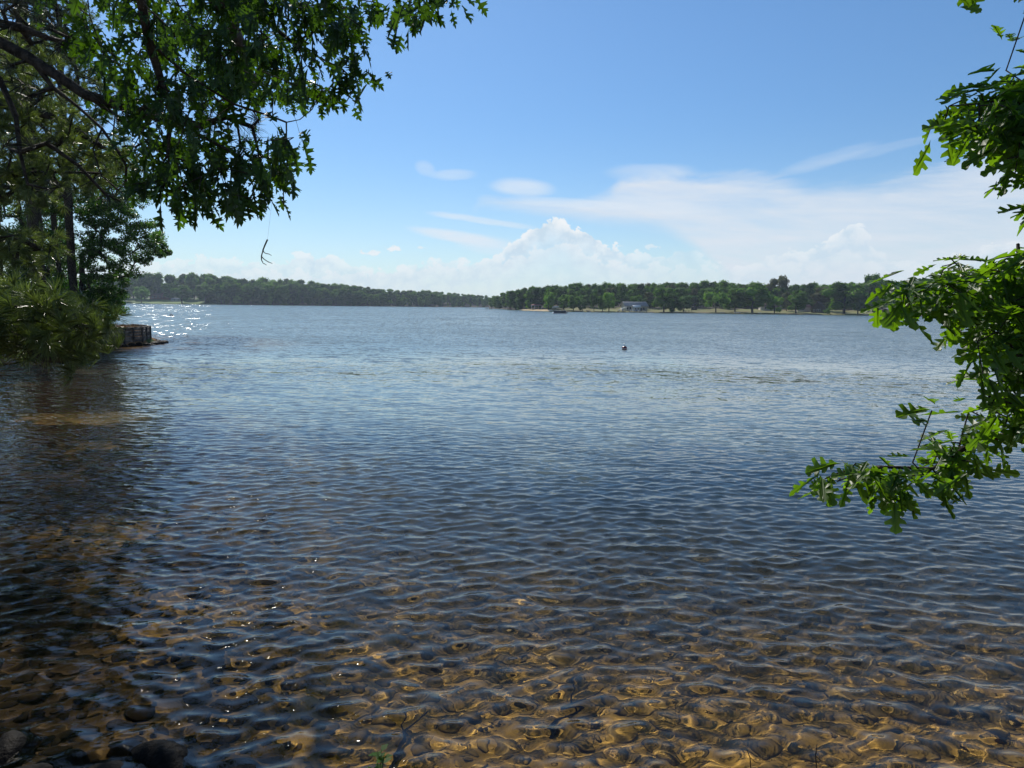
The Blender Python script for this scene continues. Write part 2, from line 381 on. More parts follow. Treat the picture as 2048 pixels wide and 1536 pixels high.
# ------------------------------------------------------------------ water
def make_water():
    rows = [-3.0]
    while rows[-1] < 3000:
        y = rows[-1]
        d = max(y, 3.2)
        rows.append(y + (min(max(.024, d * d / 4600.), .5) if d < 75 else d * .012))
    Y = np.array(rows); nc = 640
    U = np.linspace(-1, 1, nc); U = U * .86 + .0
    H = (np.maximum(Y, 0) + 3.5)
    X = H[:, None] * U[None, :]
    X[:, 0] -= 60 + Y * 1.2; X[:, -1] += 60 + Y * 1.2      # the outermost columns run far off sideways
    YY = np.repeat(Y[:, None], nc, 1)
    sp = np.maximum(np.gradient(Y), (H * 2 * .86 / nc) * .7)[:, None]
    Z = np.zeros_like(X); DX = np.zeros_like(X); DY = np.zeros_like(X)
    r = np.random.default_rng(11)
    # calm the amplitude very slowly in space so that patches differ
    patch = 1 + .85 * vnoise(X, YY, 5, 4, .10) + .35 * vnoise(X, YY, 6, 3, .5)
    wx = .10 * vnoise(X, YY, 8, 2, .6); wy = .10 * vnoise(X, YY, 9, 2, .6)
    N = 110
    for i in range(N):
        u = (i + r.random()) / N
        lam = .09 * (20.0 ** u)                                     # 0.10 .. 2.4 m
        th = radians(-90) + (r.normal() * .42 + (.30 if r.random() < .5 else -.28))
        s = .0186 * exp(-((math.log(lam / .23)) / .80) ** 2) + (.0058 if lam < .30 else .0030)  # slope amplitude
        k = 2 * pi / lam; a = s / k * (0.7 + .6 * r.random())
        kx, ky = k * cos(th), k * sin(th)
        att = 1 / (1 + (2.6 * sp / lam) ** 4)
        ph = kx * (X + wx) + ky * (YY + wy) + r.random() * 6.283
        Z += a * att * np.cos(ph)
        DX -= a * att * .9 * cos(th) * np.sin(ph); DY -= a * att * .9 * sin(th) * np.sin(ph)
    Z *= patch; DX *= patch; DY *= patch
    V = np.stack([X + DX, YY + DY, Z], -1).reshape(-1, 3)
    me = np_mesh('water', V, grid_faces(len(Y), nc), True)
    m, b = mat('lake_water')
    geo = b.new('ShaderNodeNewGeometry'); pos = geo.outputs['Position']; px_, py_, pz_ = b.sep(pos)
    dist = b.m('SQRT', b.m('ADD', b.m('MULTIPLY', px_, px_), b.m('MULTIPLY', py_, py_)))
    # ripples too fine for the mesh: a random slope field, anisotropic (crests across the view), grows as the mesh coarsens
    sw = b.vm('MULTIPLY', pos, (.55, 1.0, 1.0))
    n0 = b.noise(sw, 9.0, 3, .6, .3, out=1); n1 = b.noise(sw, 2.4, 3, .6, .3, out=1); n2 = b.noise(b.vm('MULTIPLY', pos, (.35, 1.0, 1.0)), .55, 3, .6, .2, out=1)
    far1 = b.smooth(dist, 14.0, 60.0); far2 = b.smooth(dist, 35.0, 160.0)
    gust = b.rangem(b.noise(b.vm('MULTIPLY', pos, (.8, 1.0, 1.0)), .045, 7, .72), .32, .68, .55, 1.45)
    def ctr(n): return b.vm('SUBTRACT', n, (.5, .5, .5))
    n3 = b.noise(b.vm('MULTIPLY', pos, (.30, 1.0, 1.0)), .11, 4, .65, .2, out=1)
    s = b.vm('SCALE', ctr(n0), b.m('ADD', .18, b.m('MULTIPLY', far1, 1.45)))
    s = b.vm('ADD', s, b.vm('SCALE', ctr(n1), b.m('ADD', .14, b.m('MULTIPLY', far1, 1.5))))
    s = b.vm('ADD', s, b.vm('SCALE', ctr(n2), b.m('MULTIPLY', far1, .95)))
    s = b.vm('ADD', s, b.vm('SCALE', ctr(n3), b.m('MULTIPLY', far2, .8)))
    s = b.vm('SCALE', s, gust)
    s = b.vm('MULTIPLY', s, (.75, 1.0, 0.0))
    # seen at a low angle only the faces turned to the viewer show
    ix, iy, iz = b.sep(geo.outputs['Incoming'])
    hv = b.vm('NORMALIZE', b.xyz(ix, iy, 0.0))
    dn_ = b.new('ShaderNodeVectorMath', operation='DOT_PRODUCT'); b.L.new(s, dn_.inputs[0]); b.L.new(hv, dn_.inputs[1]); cp = dn_.outputs['Value']
    s = b.vm('ADD', s, b.vm('SCALE', hv, b.m('MULTIPLY', far1, b.m('MULTIPLY', .85, b.m('SUBTRACT', b.m('ABSOLUTE', cp), cp)))))
    # small steep wavelets leaning down the wind: each a little tilted facet, they throw the glitter under the sun
    def cells(cx, cy):
        w = b.new('ShaderNodeTexWhiteNoise', noise_dimensions='2D'); b.L.new(b.vm('FLOOR', b.vm('MULTIPLY', pos, (1 / cx, 1 / cy, 0))), w.inputs['Vector'])
        return w.outputs['Value'], w.outputs['Color']
    val, colr = cells(.06, .25)
    for d0, cx, cy in ((42, .08, .7), (105, .16, 3.0), (290, .40, 12.0)):
        v2, c2 = cells(cx, cy); k = b.m('GREATER_THAN', dist, d0)
        val = b.m('ADD', b.m('MULTIPLY', val, b.m('SUBTRACT', 1.0, k)), b.m('MULTIPLY', v2, k)); colr = b.mix(k, colr, c2)
    thr = b.m('SUBTRACT', 1.0, b.m('MULTIPLY', b.smooth(dist, 34.0, 95.0), .13))
    rare = b.m('GREATER_THAN', val, thr)
    steep = b.vm('ADD', b.vm('MULTIPLY', ctr(colr), (.80, .28, 0)), (-.12, -.39, 0))
    s = b.vm('ADD', b.vm('SCALE', s, b.m('SUBTRACT', 1.0, rare)), b.vm('SCALE', steep, rare))
    nn = b.vm('NORMALIZE', b.vm('ADD', geo.outputs['Normal'], s))
    ro = b.m('ADD', .010, b.m('MULTIPLY', rare, .05))
    g = b.new('ShaderNodeBsdfGlass'); g.inputs['IOR'].default_value = 1.333; b.put(g.inputs['Roughness'], ro)
    g.inputs['Color'].default_value = (1.0, .985, .955, 1)
    b.L.new(nn, g.inputs['Normal']); b.L.new(g.outputs[0], b.out.inputs[0])
    o = link('water', me, m); tag(o, kind='structure'); o.cycles.is_caustics_caster = True
    return o
make_water()

# ------------------------------------------------------------------ near ground: our bank, the point on the left, the shallow bed
SHORE = [(34, 1.2), (12, 1.8), (4, 2.5), (0, 3.2), (-1.6, 3.5), (-3.4, 4.1), (-5.4, 5.2), (-8.9, 7.8), (-14, 13), (-21.5, 20), (-28.5, 29), (-31, 35), (-29.3, 39.6),
         (-27.9, 42.2), (-26.4, 45), (-25.2, 48), (-25.35, 51), (-27.5, 54.2), (-33, 57.5), (-46, 61), (-80, 64), (-80, -30), (34, -30)]
def seg_dist(x, y, poly):
    d = np.full(x.shape, 1e9); inside = np.zeros(x.shape, bool); n = len(poly)
    for i in range(n):
        ax, ay = poly[i]; bx, by = poly[(i + 1) % n]
        ux, uy = bx - ax, by - ay; L2 = ux * ux + uy * uy
        t = np.clip(((x - ax) * ux + (y - ay) * uy) / L2, 0, 1)
        d = np.minimum(d, np.hypot(x - ax - t * ux, y - ay - t * uy))
        c = ((ay > y) != (by > y)) & (x < (bx - ax) * (y - ay) / (by - ay + 1e-12) + ax)
        inside ^= c
    return np.where(inside, d, -d)
WALL = [(-29.8, 41.8), (-28.6, 43.3), (-27.1, 45.3), (-25.9, 47.0), (-25.55, 48.6), (-25.9, 50.4), (-27.1, 52.2), (-29.2, 54.2)]
def ground_z(x, y):
    x = np.asarray(x, float); y = np.asarray(y, float)
    s = seg_dist(x, y, SHORE) + .25 * vnoise(x, y, 21, 3, .5)
    land = 1.30 * (1 - np.exp(-np.maximum(s, 0) / 1.9)) + .02 * np.maximum(s, 0)
    # the bulkheaded tip stands level behind its wall
    w = -s
    bed = -.16 - .125 * w - .007 * w * w
    shal = np.clip((-(x) - y * .30 - 6) / 10, 0, 1) * np.clip((60 - y) / 12, 0, 1)   # the cove on the left is shallower
    bed = bed * (1 - .30 * shal)
    bed = np.maximum(bed, -4.3)
    t = np.clip(s / .5 + .5, 0, 1)
    z = np.where(s > 0, land - .1 * (1 - t), bed)
    s2 = seg_dist(x, y, WALL + [(-34, 54), (-34, 42)])
    z = np.maximum(z, 1.16 * np.clip((s2 - .10) / .4, 0, 1) + np.where(s2 > .1, 0, -9))
    return z + .035 * vnoise(x, y, 22, 4, 1.3)
def make_ground():
    xs = np.concatenate([np.arange(-80, -36, .8), np.arange(-36, -9, .3), np.arange(-9, 9, .11), np.arange(9, 34.1, .5)])
    ys = np.concatenate([np.arange(-30, -2, .9), np.arange(-2, 13, .11), np.arange(13, 66, .35)])
    X, Y = np.meshgrid(xs, ys); Z = ground_z(X, Y)
    me = np_mesh('ground', np.stack([X, Y, Z], -1).reshape(-1, 3), grid_faces(*X.shape), True)
    m, b = mat('lake_ground')
    pos = b.new('ShaderNodeNewGeometry').outputs['Position']; x, y, z = b.sep(pos)
    n = b.noise(pos, 1.2, 7); n2 = b.noise(pos, 14, 5); nf = b.noise(pos, .35, 3)
    sand = b.mix(b.smooth(n, .35, .65), (.15, .092, .020, 1), (.27, .165, .036, 1))
    sand = b.mix(b.smooth(n2, .45, .75), sand, (.10, .065, .028, 1))
    murk_silt = b.mix(n, (.13, .108, .058, 1), (.18, .148, .078, 1))
    murk_silt = b.mix(b.smooth(z, -1.2, -2.6), murk_silt, (.105, .140, .145, 1))  # blue of deep water put into the bed colour
    under = b.mix(b.smooth(b.m('ADD', z, b.m('MULTIPLY', nf, .5)), -1.3, -.30), murk_silt, sand)  # silt takes over with depth, water murk put into its colour
    cove_shade = b.smooth(b.m('ADD', b.m('ADD', b.m('MULTIPLY', y, .36), x), b.m('MULTIPLY', nf, 2.4)), 1.8, -.6)
    under = b.mix(b.m('MULTIPLY', cove_shade, b.m('SUBTRACT', 1.0, b.m('MULTIPLY', b.smooth(nf, .50, .66), .7))), under, b.mix(n, (.014, .011, .006, 1), (.038, .024, .010, 1)))  # tree shade and dark reflections painted into the left bed's colour
    litter = b.mix(b.smooth(n, .4, .6), (.10, .060, .032, 1), (.22, .115, .050, 1))
    litter = b.mix(b.smooth(nf, .5, .62), litter, (.045, .070, .022, 1))
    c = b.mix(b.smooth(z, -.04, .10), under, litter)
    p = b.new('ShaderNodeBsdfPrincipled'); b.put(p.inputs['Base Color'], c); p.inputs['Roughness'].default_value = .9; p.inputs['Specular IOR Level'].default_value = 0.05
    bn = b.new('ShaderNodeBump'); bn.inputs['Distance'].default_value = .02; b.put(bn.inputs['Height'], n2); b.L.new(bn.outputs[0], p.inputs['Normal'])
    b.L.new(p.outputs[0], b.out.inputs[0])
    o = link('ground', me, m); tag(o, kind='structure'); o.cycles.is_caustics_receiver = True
    # deep bed under the open lake
    V = [(-3500, -60, -4), (3500, -60, -4), (3500, 3000, -4), (-3500, 3000, -4)]
    m2, b = mat('deep_water_tint')
    pos = b.new('ShaderNodeNewGeometry').outputs['Position']
    c = b.mix(b.noise(pos, .2, 4), (.085, .130, .148, 1), (.112, .158, .174, 1))  # blue light scattered by the water, put into the bed's colour
    p = b.new('ShaderNodeBsdfPrincipled'); b.put(p.inputs['Base Color'], c); p.inputs['Roughness'].default_value = .9
    b.L.new(p.outputs[0], b.out.inputs[0])
    o2 = link('lake_bed', np_mesh('lake_bed', np.array(V, float), [(0, 1, 2, 3)]), m2); tag(o2, kind='structure')
    o2.cycles.is_caustics_receiver = True
    return o
ground = make_ground()

# ------------------------------------------------------------------ stones
import bmesh
def ico(sub, seed, sx=1, sy=1, sz=.6, rough=.22):
    bm = bmesh.new(); bmesh.ops.create_icosphere(bm, subdivisions=sub, radius=1)
    V = np.array([v.co[:] for v in bm.verts]); F = np.array([[v.index for v in f.verts] for f in bm.faces]); bm.free()
    r = np.random.default_rng(seed)
    d = np.zeros(len(V))
    for k in range(7):
        n = r.normal(size=3); n /= np.linalg.norm(n)
        d -= rough * 1.1 * np.maximum(0, V @ n - r.uniform(.35, .8))          # flat facets knocked off
    for k in range(5):
        n = r.normal(size=3) * 1.6; d += rough * .18 * np.sin(V @ n + r.uniform(0, 6))
    V = V * (1 + d)[:, None] * np.array([sx, sy, sz])
    return V, F
def stone_mat():
    m, b = mat('lake_stone')
    oi = b.new('ShaderNodeObjectInfo').outputs['Random']; pos = b.new('ShaderNodeNewGeometry').outputs['Position']
    ri = b.new('ShaderNodeNewGeometry').outputs['Random Per Island']
    n = b.noise(pos, 9, 6); f = b.m('FRACT', b.m('ADD', b.m('MULTIPLY', oi, 7.3), ri))
    c = b.mix(f, (.12, .078, .022, 1), (.25, .155, .036, 1))
    c = b.mix(b.smooth(n, .40, .66), c, (.085, .060, .022, 1))
    c = b.mix(b.m('MULTIPLY', b.smooth(b.noise(pos, 40, 3), .5, .7), .4), c, (.20, .14, .065, 1))
    sx, sy, sz = b.sep(pos)
    c = b.mix(b.smooth(sz, -.30, -1.0), c, (.15, .115, .055, 1))  # stones fade with depth, water murk put into their colour
    c = b.mix(b.smooth(b.m('ADD', b.m('MULTIPLY', sy, .36), sx), 1.5, -.5), c, (.014, .011, .007, 1))  # the same shade put into the colour of the stones on the left
    p = b.new('ShaderNodeBsdfPrincipled'); b.put(p.inputs['Base Color'], c); p.inputs['Roughness'].default_value = .9; p.inputs['Specular IOR Level'].default_value = 0.0
    b.L.new(p.outputs[0], b.out.inputs[0]); return m
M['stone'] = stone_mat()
def make_stones():
    var = [ico(3 if i < 4 else 2, 100 + i, 1, .55 + .4 * rnd.random(), .24 + .18 * rnd.random(), .30) for i in range(10)]
    meshes = [np_mesh('stone', V, F, True) for V, F in var]
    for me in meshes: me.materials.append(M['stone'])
    spots = []; grid = {}
    tries = 0
    while len(spots) < 3600 and tries < 120000:
        tries += 1
        y = 3.0 + 8.0 * rnd.random() ** 1.2; x = rnd.uniform(-6.5, 10.5)
        if abs(x) > .86 * (y + 2.2): continue
        z = float(ground_z(np.array([x]), np.array([y]))[0])
        if z > .15: continue
        near = max(0, 1 - (y - 4) / 6.5)
        s = (.025 + .135 * rnd.random() ** 2.2) * (1 if rnd.random() < .95 else 1.5)
        if rnd.random() > (.25 + .75 * near): continue
        gx, gy = int(x / .3), int(y / .3)
        if any((x - a) ** 2 + (y - c) ** 2 < (.46 * (s + q)) ** 2 for i in (-1, 0, 1) for j in (-1, 0, 1) for a, c, q in grid.get((gx + i, gy + j), ())): continue
        grid.setdefault((gx, gy), []).append((x, y, s)); spots.append((x, y, z, s))
    spots.sort(key=lambda q: -q[3] / (q[1] + 1.5) + (.5 if not (0 < PX((q[0], q[1], q[2]))[0] < 2048 and PX((q[0], q[1], q[2]))[1] < 1560) else 0))
    VV = []; FF = []; n = 0
    for i, (x, y, z, s) in enumerate(spots):
        k = rnd.randrange(10)
        R = Matrix.Rotation(rnd.uniform(0, 6.28), 4, 'Z') @ Matrix.Rotation(rnd.gauss(0, .22), 4, 'X') @ Matrix.Rotation(rnd.gauss(0, .22), 4, 'Y')
        T = Matrix.Translation((x, y, z + s * .10)) @ R @ Matrix.Scale(s, 4)
        if i < 300:
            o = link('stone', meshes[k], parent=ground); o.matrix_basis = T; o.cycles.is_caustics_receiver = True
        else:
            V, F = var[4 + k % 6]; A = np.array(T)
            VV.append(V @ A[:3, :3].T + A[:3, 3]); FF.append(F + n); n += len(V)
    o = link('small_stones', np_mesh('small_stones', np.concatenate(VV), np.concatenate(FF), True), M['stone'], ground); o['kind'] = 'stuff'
    o.cycles.is_caustics_receiver = True
make_stones()

def rock(label, p, s, seed, name='shore_rock', group=None, dz=0.0, rz=None, cat='rock'):
    V, F = ico(3, seed, s[0], s[1], s[2], .46)
    o = link(name, np_mesh(name, V, F, True), M['rock'], loc=(p[0], p[1], p[2] + dz))
    o.rotation_euler = (0, 0, rz if rz is not None else rnd.uniform(0, 6.28))
    return tag(o, label, cat, group)
a = W(330, 1520); rock('pointed wet boulder breaking the water at the bottom edge', (a.x, a.y, 0), (.36, .16, .12), 301, dz=-.06, rz=-.45)
a = W(455, 1545); rock('low dark boulder right of the pointed wet boulder', (a.x, a.y, 0), (.24, .16, .06), 302, dz=-.035, rz=.1)
a = W(215, 1535); rock('flat black boulder in the bottom shadow left of the pointed one', (a.x, a.y, 0), (.22, .18, .07), 303, dz=-.05)
a = W(20, 1485); rock('tall black boulder at the lower left corner of the water', (a.x, a.y, 0), (.22, .18, .12), 304, dz=-.075)
a = W(40, 1560); rock('pale topped boulder under the black corner boulder', (a.x, a.y, 0), (.25, .2, .08), 305, dz=.0)
a = W(120, 1515); rock('small drowned rock between the corner boulder and the flat one', (a.x, a.y, 0), (.20, .15, .10), 306, dz=-.10)
# rocks piled along our own bank, mostly below the frame
for i in range(16):
    t = i / 15; x = -5.6 + 9 * t + rnd.uniform(-.2, .2); y = float(np.interp(x, [-5.6, -3.4, -1.6, 0, 4], [6.3, 4.7, 3.75, 2.95, 2.3])) - .65 + rnd.uniform(-.15, .15)
    rock('dark rock piled on the near bank', (x, y, max(float(ground_z([x], [y])[0]), -.05)), (rnd.uniform(.18, .34), rnd.uniform(.15, .25), rnd.uniform(.10, .2)), 320 + i, group='rocks piled along the near bank')

# ------------------------------------------------------------------ bulkhead on the point
def bulkhead():
    base = thing('timber_bulkhead', 'weathered grey plank retaining wall curving round the tip of the wooded point', 'retaining wall', (-26.4, 48, 0))
    def put(name, mb, m):
        me = mb.mesh(name); o = link(name, me, m, base); o.matrix_basis = Matrix.Translation((26.4, -48, 0)); return o
    pts = []
    for i in range(len(WALL) - 1):
        a, c = Vector(WALL[i]), Vector(WALL[i + 1]); n = max(1, round((c - a).length / 1.05))
        pts += [a.lerp(c, k / n) for k in range(n)]
    pts.append(Vector(WALL[-1]))
    for i, p in enumerate(pts):
        d = (pts[min(i + 1, len(pts) - 1)] - pts[max(i - 1, 0)]).normalized(); nrm = Vector((d.y, -d.x))
        q = p + nrm * .06
        put('post', MB().tube([(q.x, q.y, -.5), (q.x, q.y, 1.16 + rnd.uniform(-.03, .03))], .042, 8), M['timber_dark'])
        if i == len(pts) - 1: break
        e = pts[i + 1] - p; L = e.length; an = atan2(e.y, e.x)
        for k in range(6):
            T = Matrix.Translation((p.x, p.y, .02 + k * .195 + rnd.uniform(-.008, .008))) @ Matrix.Rotation(an, 4, 'Z') @ Matrix.Rotation(rnd.gauss(0, .008), 4, 'Y')
            put('board', MB().box(.01, L - .01, -.03 + rnd.uniform(-.008, .008), .03, 0, .178, T), M['timber'] if rnd.random() < .85 else M['timber_dark'])
        T = Matrix.Translation((p.x, p.y, 1.19)) @ Matrix.Rotation(an, 4, 'Z')
        put('cap_board', MB().box(.0, L - .01, -.10, .09, 0, .045, T), M['timber'])
bulkhead()
for i in range(26):
    t = i / 25; n = len(WALL) - 1; k = min(int(t * n), n - 1); a = Vector(WALL[k]).lerp(Vector(WALL[k + 1]), t * n - k)
    d = (Vector(WALL[k + 1]) - Vector(WALL[k])).normalized(); nrm = Vector((d.y, -d.x)); q = a + nrm * rnd.uniform(.35, .95)
    rock('dark wet rock heaped at the foot of the plank wall on the point', (q.x, q.y, .0), (rnd.uniform(.22, .42), rnd.uniform(.2, .3), rnd.uniform(.16, .30)), 400 + i, 'riprap_rock', 'rocks at the foot of the plank wall')
for i, (x, y, s) in enumerate([(-26.0, 49.3, .38), (-25.6, 49.9, .30), (-25.3, 50.3, .34), (-25.7, 50.9, .42), (-24.95, 50.6, .2)]):
    rock(['blackish rock trailing off the tip of the point', 'small wet rock second from the outer end of the trail', 'jagged rock halfway along the trail off the point',
          'largest rock of the trail off the point', 'outermost little rock of the trail off the point'][i], (x, y, 0), (s, s * .7, s * .6), 440 + i, 'riprap_rock')
for i in range(14):
    x = -31 + i * .22; y = 37.5 + i * .30 + rnd.uniform(-.3, .3)
    rock('dark rock along the waterline under the pines of the point', (x + .3, y, 0), (rnd.uniform(.25, .5), .3, .2), 460 + i, 'riprap_rock', 'rocks along the waterline under the pines')

# ------------------------------------------------------------------ leaves, needles, skeletons
def quad_leaves(C, D, Nn, size, wid=.6, fold=.15):
    """one rhombic leaf per row: C centre, D direction, Nn normal -> V,F"""
    D = D / np.linalg.norm(D, axis=1)[:, None]; S = np.cross(Nn, D); S /= (np.linalg.norm(S, axis=1)[:, None] + 1e-9); N = np.cross(D, S)
    s = size[:, None]
    V = np.stack([C - D * s * .5, C + S * s * wid * .5 + N * s * fold, C + D * s * .5, C - S * s * wid * .5 + N * s * fold], 1)
    n = len(C); F = np.arange(n * 4).reshape(n, 4)
    return V.reshape(-1, 3), F

def unit(r, n):
    q = r.normal(size=(n, 3)); return q / np.linalg.norm(q, axis=1)[:, None]

def grow(limbs, targets, step=.35, sag=.12, r=None, rmin=.004, r0=None, power=.5, jit=.06):
    """limbs: list of polylines (first point of a later limb attaches to the nearest earlier node). targets: points to reach.
    returns (tube MB, node arrays, end nodes)"""
    r = r or rnd
    P_ = []; par = []
    def addpath(pts, start):
        prev = start
        for p in pts:
            P_.append(Vector(p)); par.append(prev); prev = len(P_) - 1
        return prev
    for li, l in enumerate(limbs):
        l = [Vector(p) for p in l]; sub = []
        for a, c in zip(l[:-1], l[1:]):
            n = max(1, int((c - a).length / step)); sub += [a.lerp(c, k / n) for k in range(n)]
        sub.append(l[-1])
        sub = [sub[0]] + [p + Vector((r.gauss(0, jit), r.gauss(0, jit), r.gauss(0, jit))) * step * .8 for p in sub[1:]]
        if li == 0: addpath(sub, -1)
        else:
            A = np.array([p[:] for p in P_]); k = int(np.argmin(np.linalg.norm(A - np.array(sub[0][:]), axis=1)))
            addpath(sub[1:] if (P_[k] - sub[0]).length < step else sub, k)
    base = P_[0]
    A = np.zeros((len(P_) + len(targets) * 14, 3)); n = len(P_); A[:n] = [p[:] for p in P_]
    ends = [0] * len(targets)
    order = sorted(range(len(targets)), key=lambda i: np.min(np.linalg.norm(A[:len(limbs) and n] - np.array(targets[i]), axis=1)))
    for i in order:
        t = Vector(targets[i]); d = np.linalg.norm(A[:n] - np.array(t), axis=1); k = int(np.argmin(d))
        L = d[k]; m = max(1, min(10, int(L / step + .5)))
        p0 = P_[k]; side = Vector((r.gauss(0, 1), r.gauss(0, 1), r.gauss(0, .5))) * L * .06
        pts = []
        for q in range(1, m + 1):
            f = q / m
            pts.append(p0.lerp(t, f) + (side + Vector((0, 0, sag * L))) * (4 * f * (1 - f)) * .5 + Vector((r.gauss(0, 1), r.gauss(0, 1), r.gauss(0, 1))) * (L / m * .07 if q < m else 0))
        if n + len(pts) > len(A): A = np.vstack([A, np.zeros((len(A), 3))])
        e = addpath(pts, k)
        for p in P_[n:]: A[n] = p[:]; n += 1
        ends[i] = e
    cnt = [0.0] * len(P_)
    for e in ends: cnt[e] += 1
    for l in range(len(P_)):
        pass
    for i in range(len(P_) - 1, 0, -1):
        if cnt[i] == 0: cnt[i] = .6
        if par[i] >= 0: cnt[par[i]] += cnt[i] if cnt[i] >= 1 else .3
    mx = max(cnt); rad = [max(rmin, (r0 or .1) * (c / mx) ** power) for c in cnt]
    mb = MB(); V = []; F = []
    for i in range(len(P_)):
        if par[i] < 0: continue
        a, c = P_[par[i]], P_[i]; ra, rc = min(rad[par[i]], rad[i] * 1.5), rad[i]
        big = ra > .03; mb.tube([a, c + (c - a) * .02], [ra, rc], 8 if ra > .06 else (6 if big else 4), False)
    return mb, P_, par, ends, rad

def in_poly(x, y, poly):
    c = False; n = len(poly)
    for i in range(n):
        ax, ay = poly[i]; bx, by = poly[(i + 1) % n]
        if (ay > y) != (by > y) and x < (bx - ax) * (y - ay) / (by - ay) + ax: c = not c
    return c
def sample_poly(poly, n, d0, d1, mind=0, r=rnd):
    xs = [p[0] for p in poly]; ys = [p[1] for p in poly]; out = []; t = 0
    while len(out) < n and t < n * 60:
        t += 1; x, y = r.uniform(min(xs), max(xs)), r.uniform(min(ys), max(ys))
        if not in_poly(x, y, poly): continue
        if mind and any((x - a) ** 2 + (y - c) ** 2 < mind * mind for a, c, _ in out): continue
        out.append((x, y, r.uniform(d0, d1)))
    return [P(x, y, d) for x, y, d in out]

# ---- lobed oak leaves
RED = [(0, .006), (.17, .008), (.22, .05), (.27, .21), (.33, .16), (.35, .06), (.42, .05), (.53, .36), (.565, .24), (.64, .31), (.60, .13), (.63, .06), (.75, .25), (.76, .17), (.84, .22), (.78, .08), (.86, .09), (1, 0)]
WHITE = [(0, .006), (.10, .010), (.18, .05), (.24, .13), (.31, .15), (.33, .06), (.38, .06), (.45, .24), (.53, .26), (.54, .10), (.58, .09), (.67, .29), (.76, .28), (.74, .12), (.78, .10), (.87, .18), (.94, .14), (.97, .05), (1, 0)]
def oak_leaf(outline, seed):
    r = random.Random(seed); V = []; F = []
    curl = r.uniform(.05, .45); fold = r.uniform(.1, .55); twist = r.uniform(-.4, .4); bend = r.uniform(-.12, .12)
    for sgn in (1, -1):
        sc_ = r.uniform(.72, 1.0)
        pts = [(x + r.uniform(-.012, .012), sgn * y * sc_ * r.uniform(.88, 1.1)) for x, y in outline[1:-1]] + [(1, 0)]
        mid = [(x, 0) for x in (.82, .62, .40, .18, 0)]
        ring = pts + mid
        tri = tessellate_polygon([[Vector((x, y, 0)) for x, y in ring]])
        n = len(V)
        for x, y in ring:
            z = fold * abs(y) - curl * x * x * .6 + twist * x * y + .03 * sin(9 * x + 14 * y)
            V.append((x, y + bend * x * x, z))
        for t in tri:
            t = list(t); a, c, d = [Vector(ring[i]) for i in t]
            if (c - a).cross(d - a) < 0: t = t[::-1]
            F.append([i + n for i in t])
    return np.array(V), np.array(F)

def leafy(name, label, cat, base, limbs, targets, leaf_var, leaf_mat, bark, size, per, droop, spread, r0, seed, extra=None, twig_mat=None, power=.5, rmin=.003, maxobj=300, step=.3, sag=.1, bunch=.11):
    """a near tree: limbs as one part, 300 leaves as parts, the rest joined"""
    r = random.Random(seed)
    base = Vector(base); root = thing(name, label, cat, base)
    mb, Pn, par, ends, rad = grow(limbs, targets, step, sag, r, rmin=rmin, r0=r0, power=power)
    o = mb.build('trunk_and_limbs', bark, root, True); o.location = -base
    if name.endswith('oak'): o.name = 'trunk'
    leaves = []
    for e in ends:
        p = Pn[e]; q = Pn[par[e]]; d = (p - q).normalized()
        n = r.randint(*per)
        for k in range(n):
            f = r.random() * .9
            at = p.lerp(q, f * .8) + Vector((r.gauss(0, 1), r.gauss(0, 1), r.gauss(0, .7))) * bunch * .35
            an = r.uniform(0, 2 * pi)
            out = (d * .6 + Vector((cos(an), sin(an), r.uniform(-.2, .3))) * spread + Vector((0, 0, -droop * r.uniform(.5, 1.3)))).normalized()
            nrm = Vector((r.gauss(0, .45), r.gauss(0, .45), 1)).normalized()
            s = size * r.uniform(.6, 1.15)
            side = nrm.cross(out); side = side.normalized() if side.length > .05 else out.orthogonal().normalized()
            nz = out.cross(side)
            Mt = Matrix((out * s, side * s, nz * s)).transposed().to_4x4(); Mt.translation = at
            leaves.append((Mt, r.randrange(len(leaf_var))))
    vis = []
    for i, (Mt, k) in enumerate(leaves):
        c = Mt.translation; px, py = PX(c + Mt.to_3x3() @ Vector((.5, 0, 0)))
        inf = -20 < px < 2068 and -20 < py < 1556 and c.y > .3
        vis.append((0 if inf else 1, c.y, i))
    vis.sort(); pick = {i for q, _, i in vis[:maxobj] if q == 0}
    # spread the picked ones evenly over the leaves that can be seen: nearest first
    meshes = [np_mesh('leaf', V, F, True) for V, F in leaf_var]
    for me in meshes: me.materials.append(leaf_mat)
    VV = []; FF = []; n = 0; binv = Matrix.Translation(-base)
    for i, (Mt, k) in enumerate(leaves):
        if i in pick:
            l = link('leaf', meshes[k], parent=root); l.matrix_basis = binv @ Mt
        else:
            V, F = leaf_var[k]; A = np.array(Mt); VV.append(V @ A[:3, :3].T + A[:3, 3]); FF.append(F + n); n += len(V)
    if VV:
        o = link('leaves', np_mesh('leaves', np.concatenate(VV), np.concatenate(FF), True), leaf_mat, root); o.location = -base; o['kind'] = 'stuff'
    return root, Pn

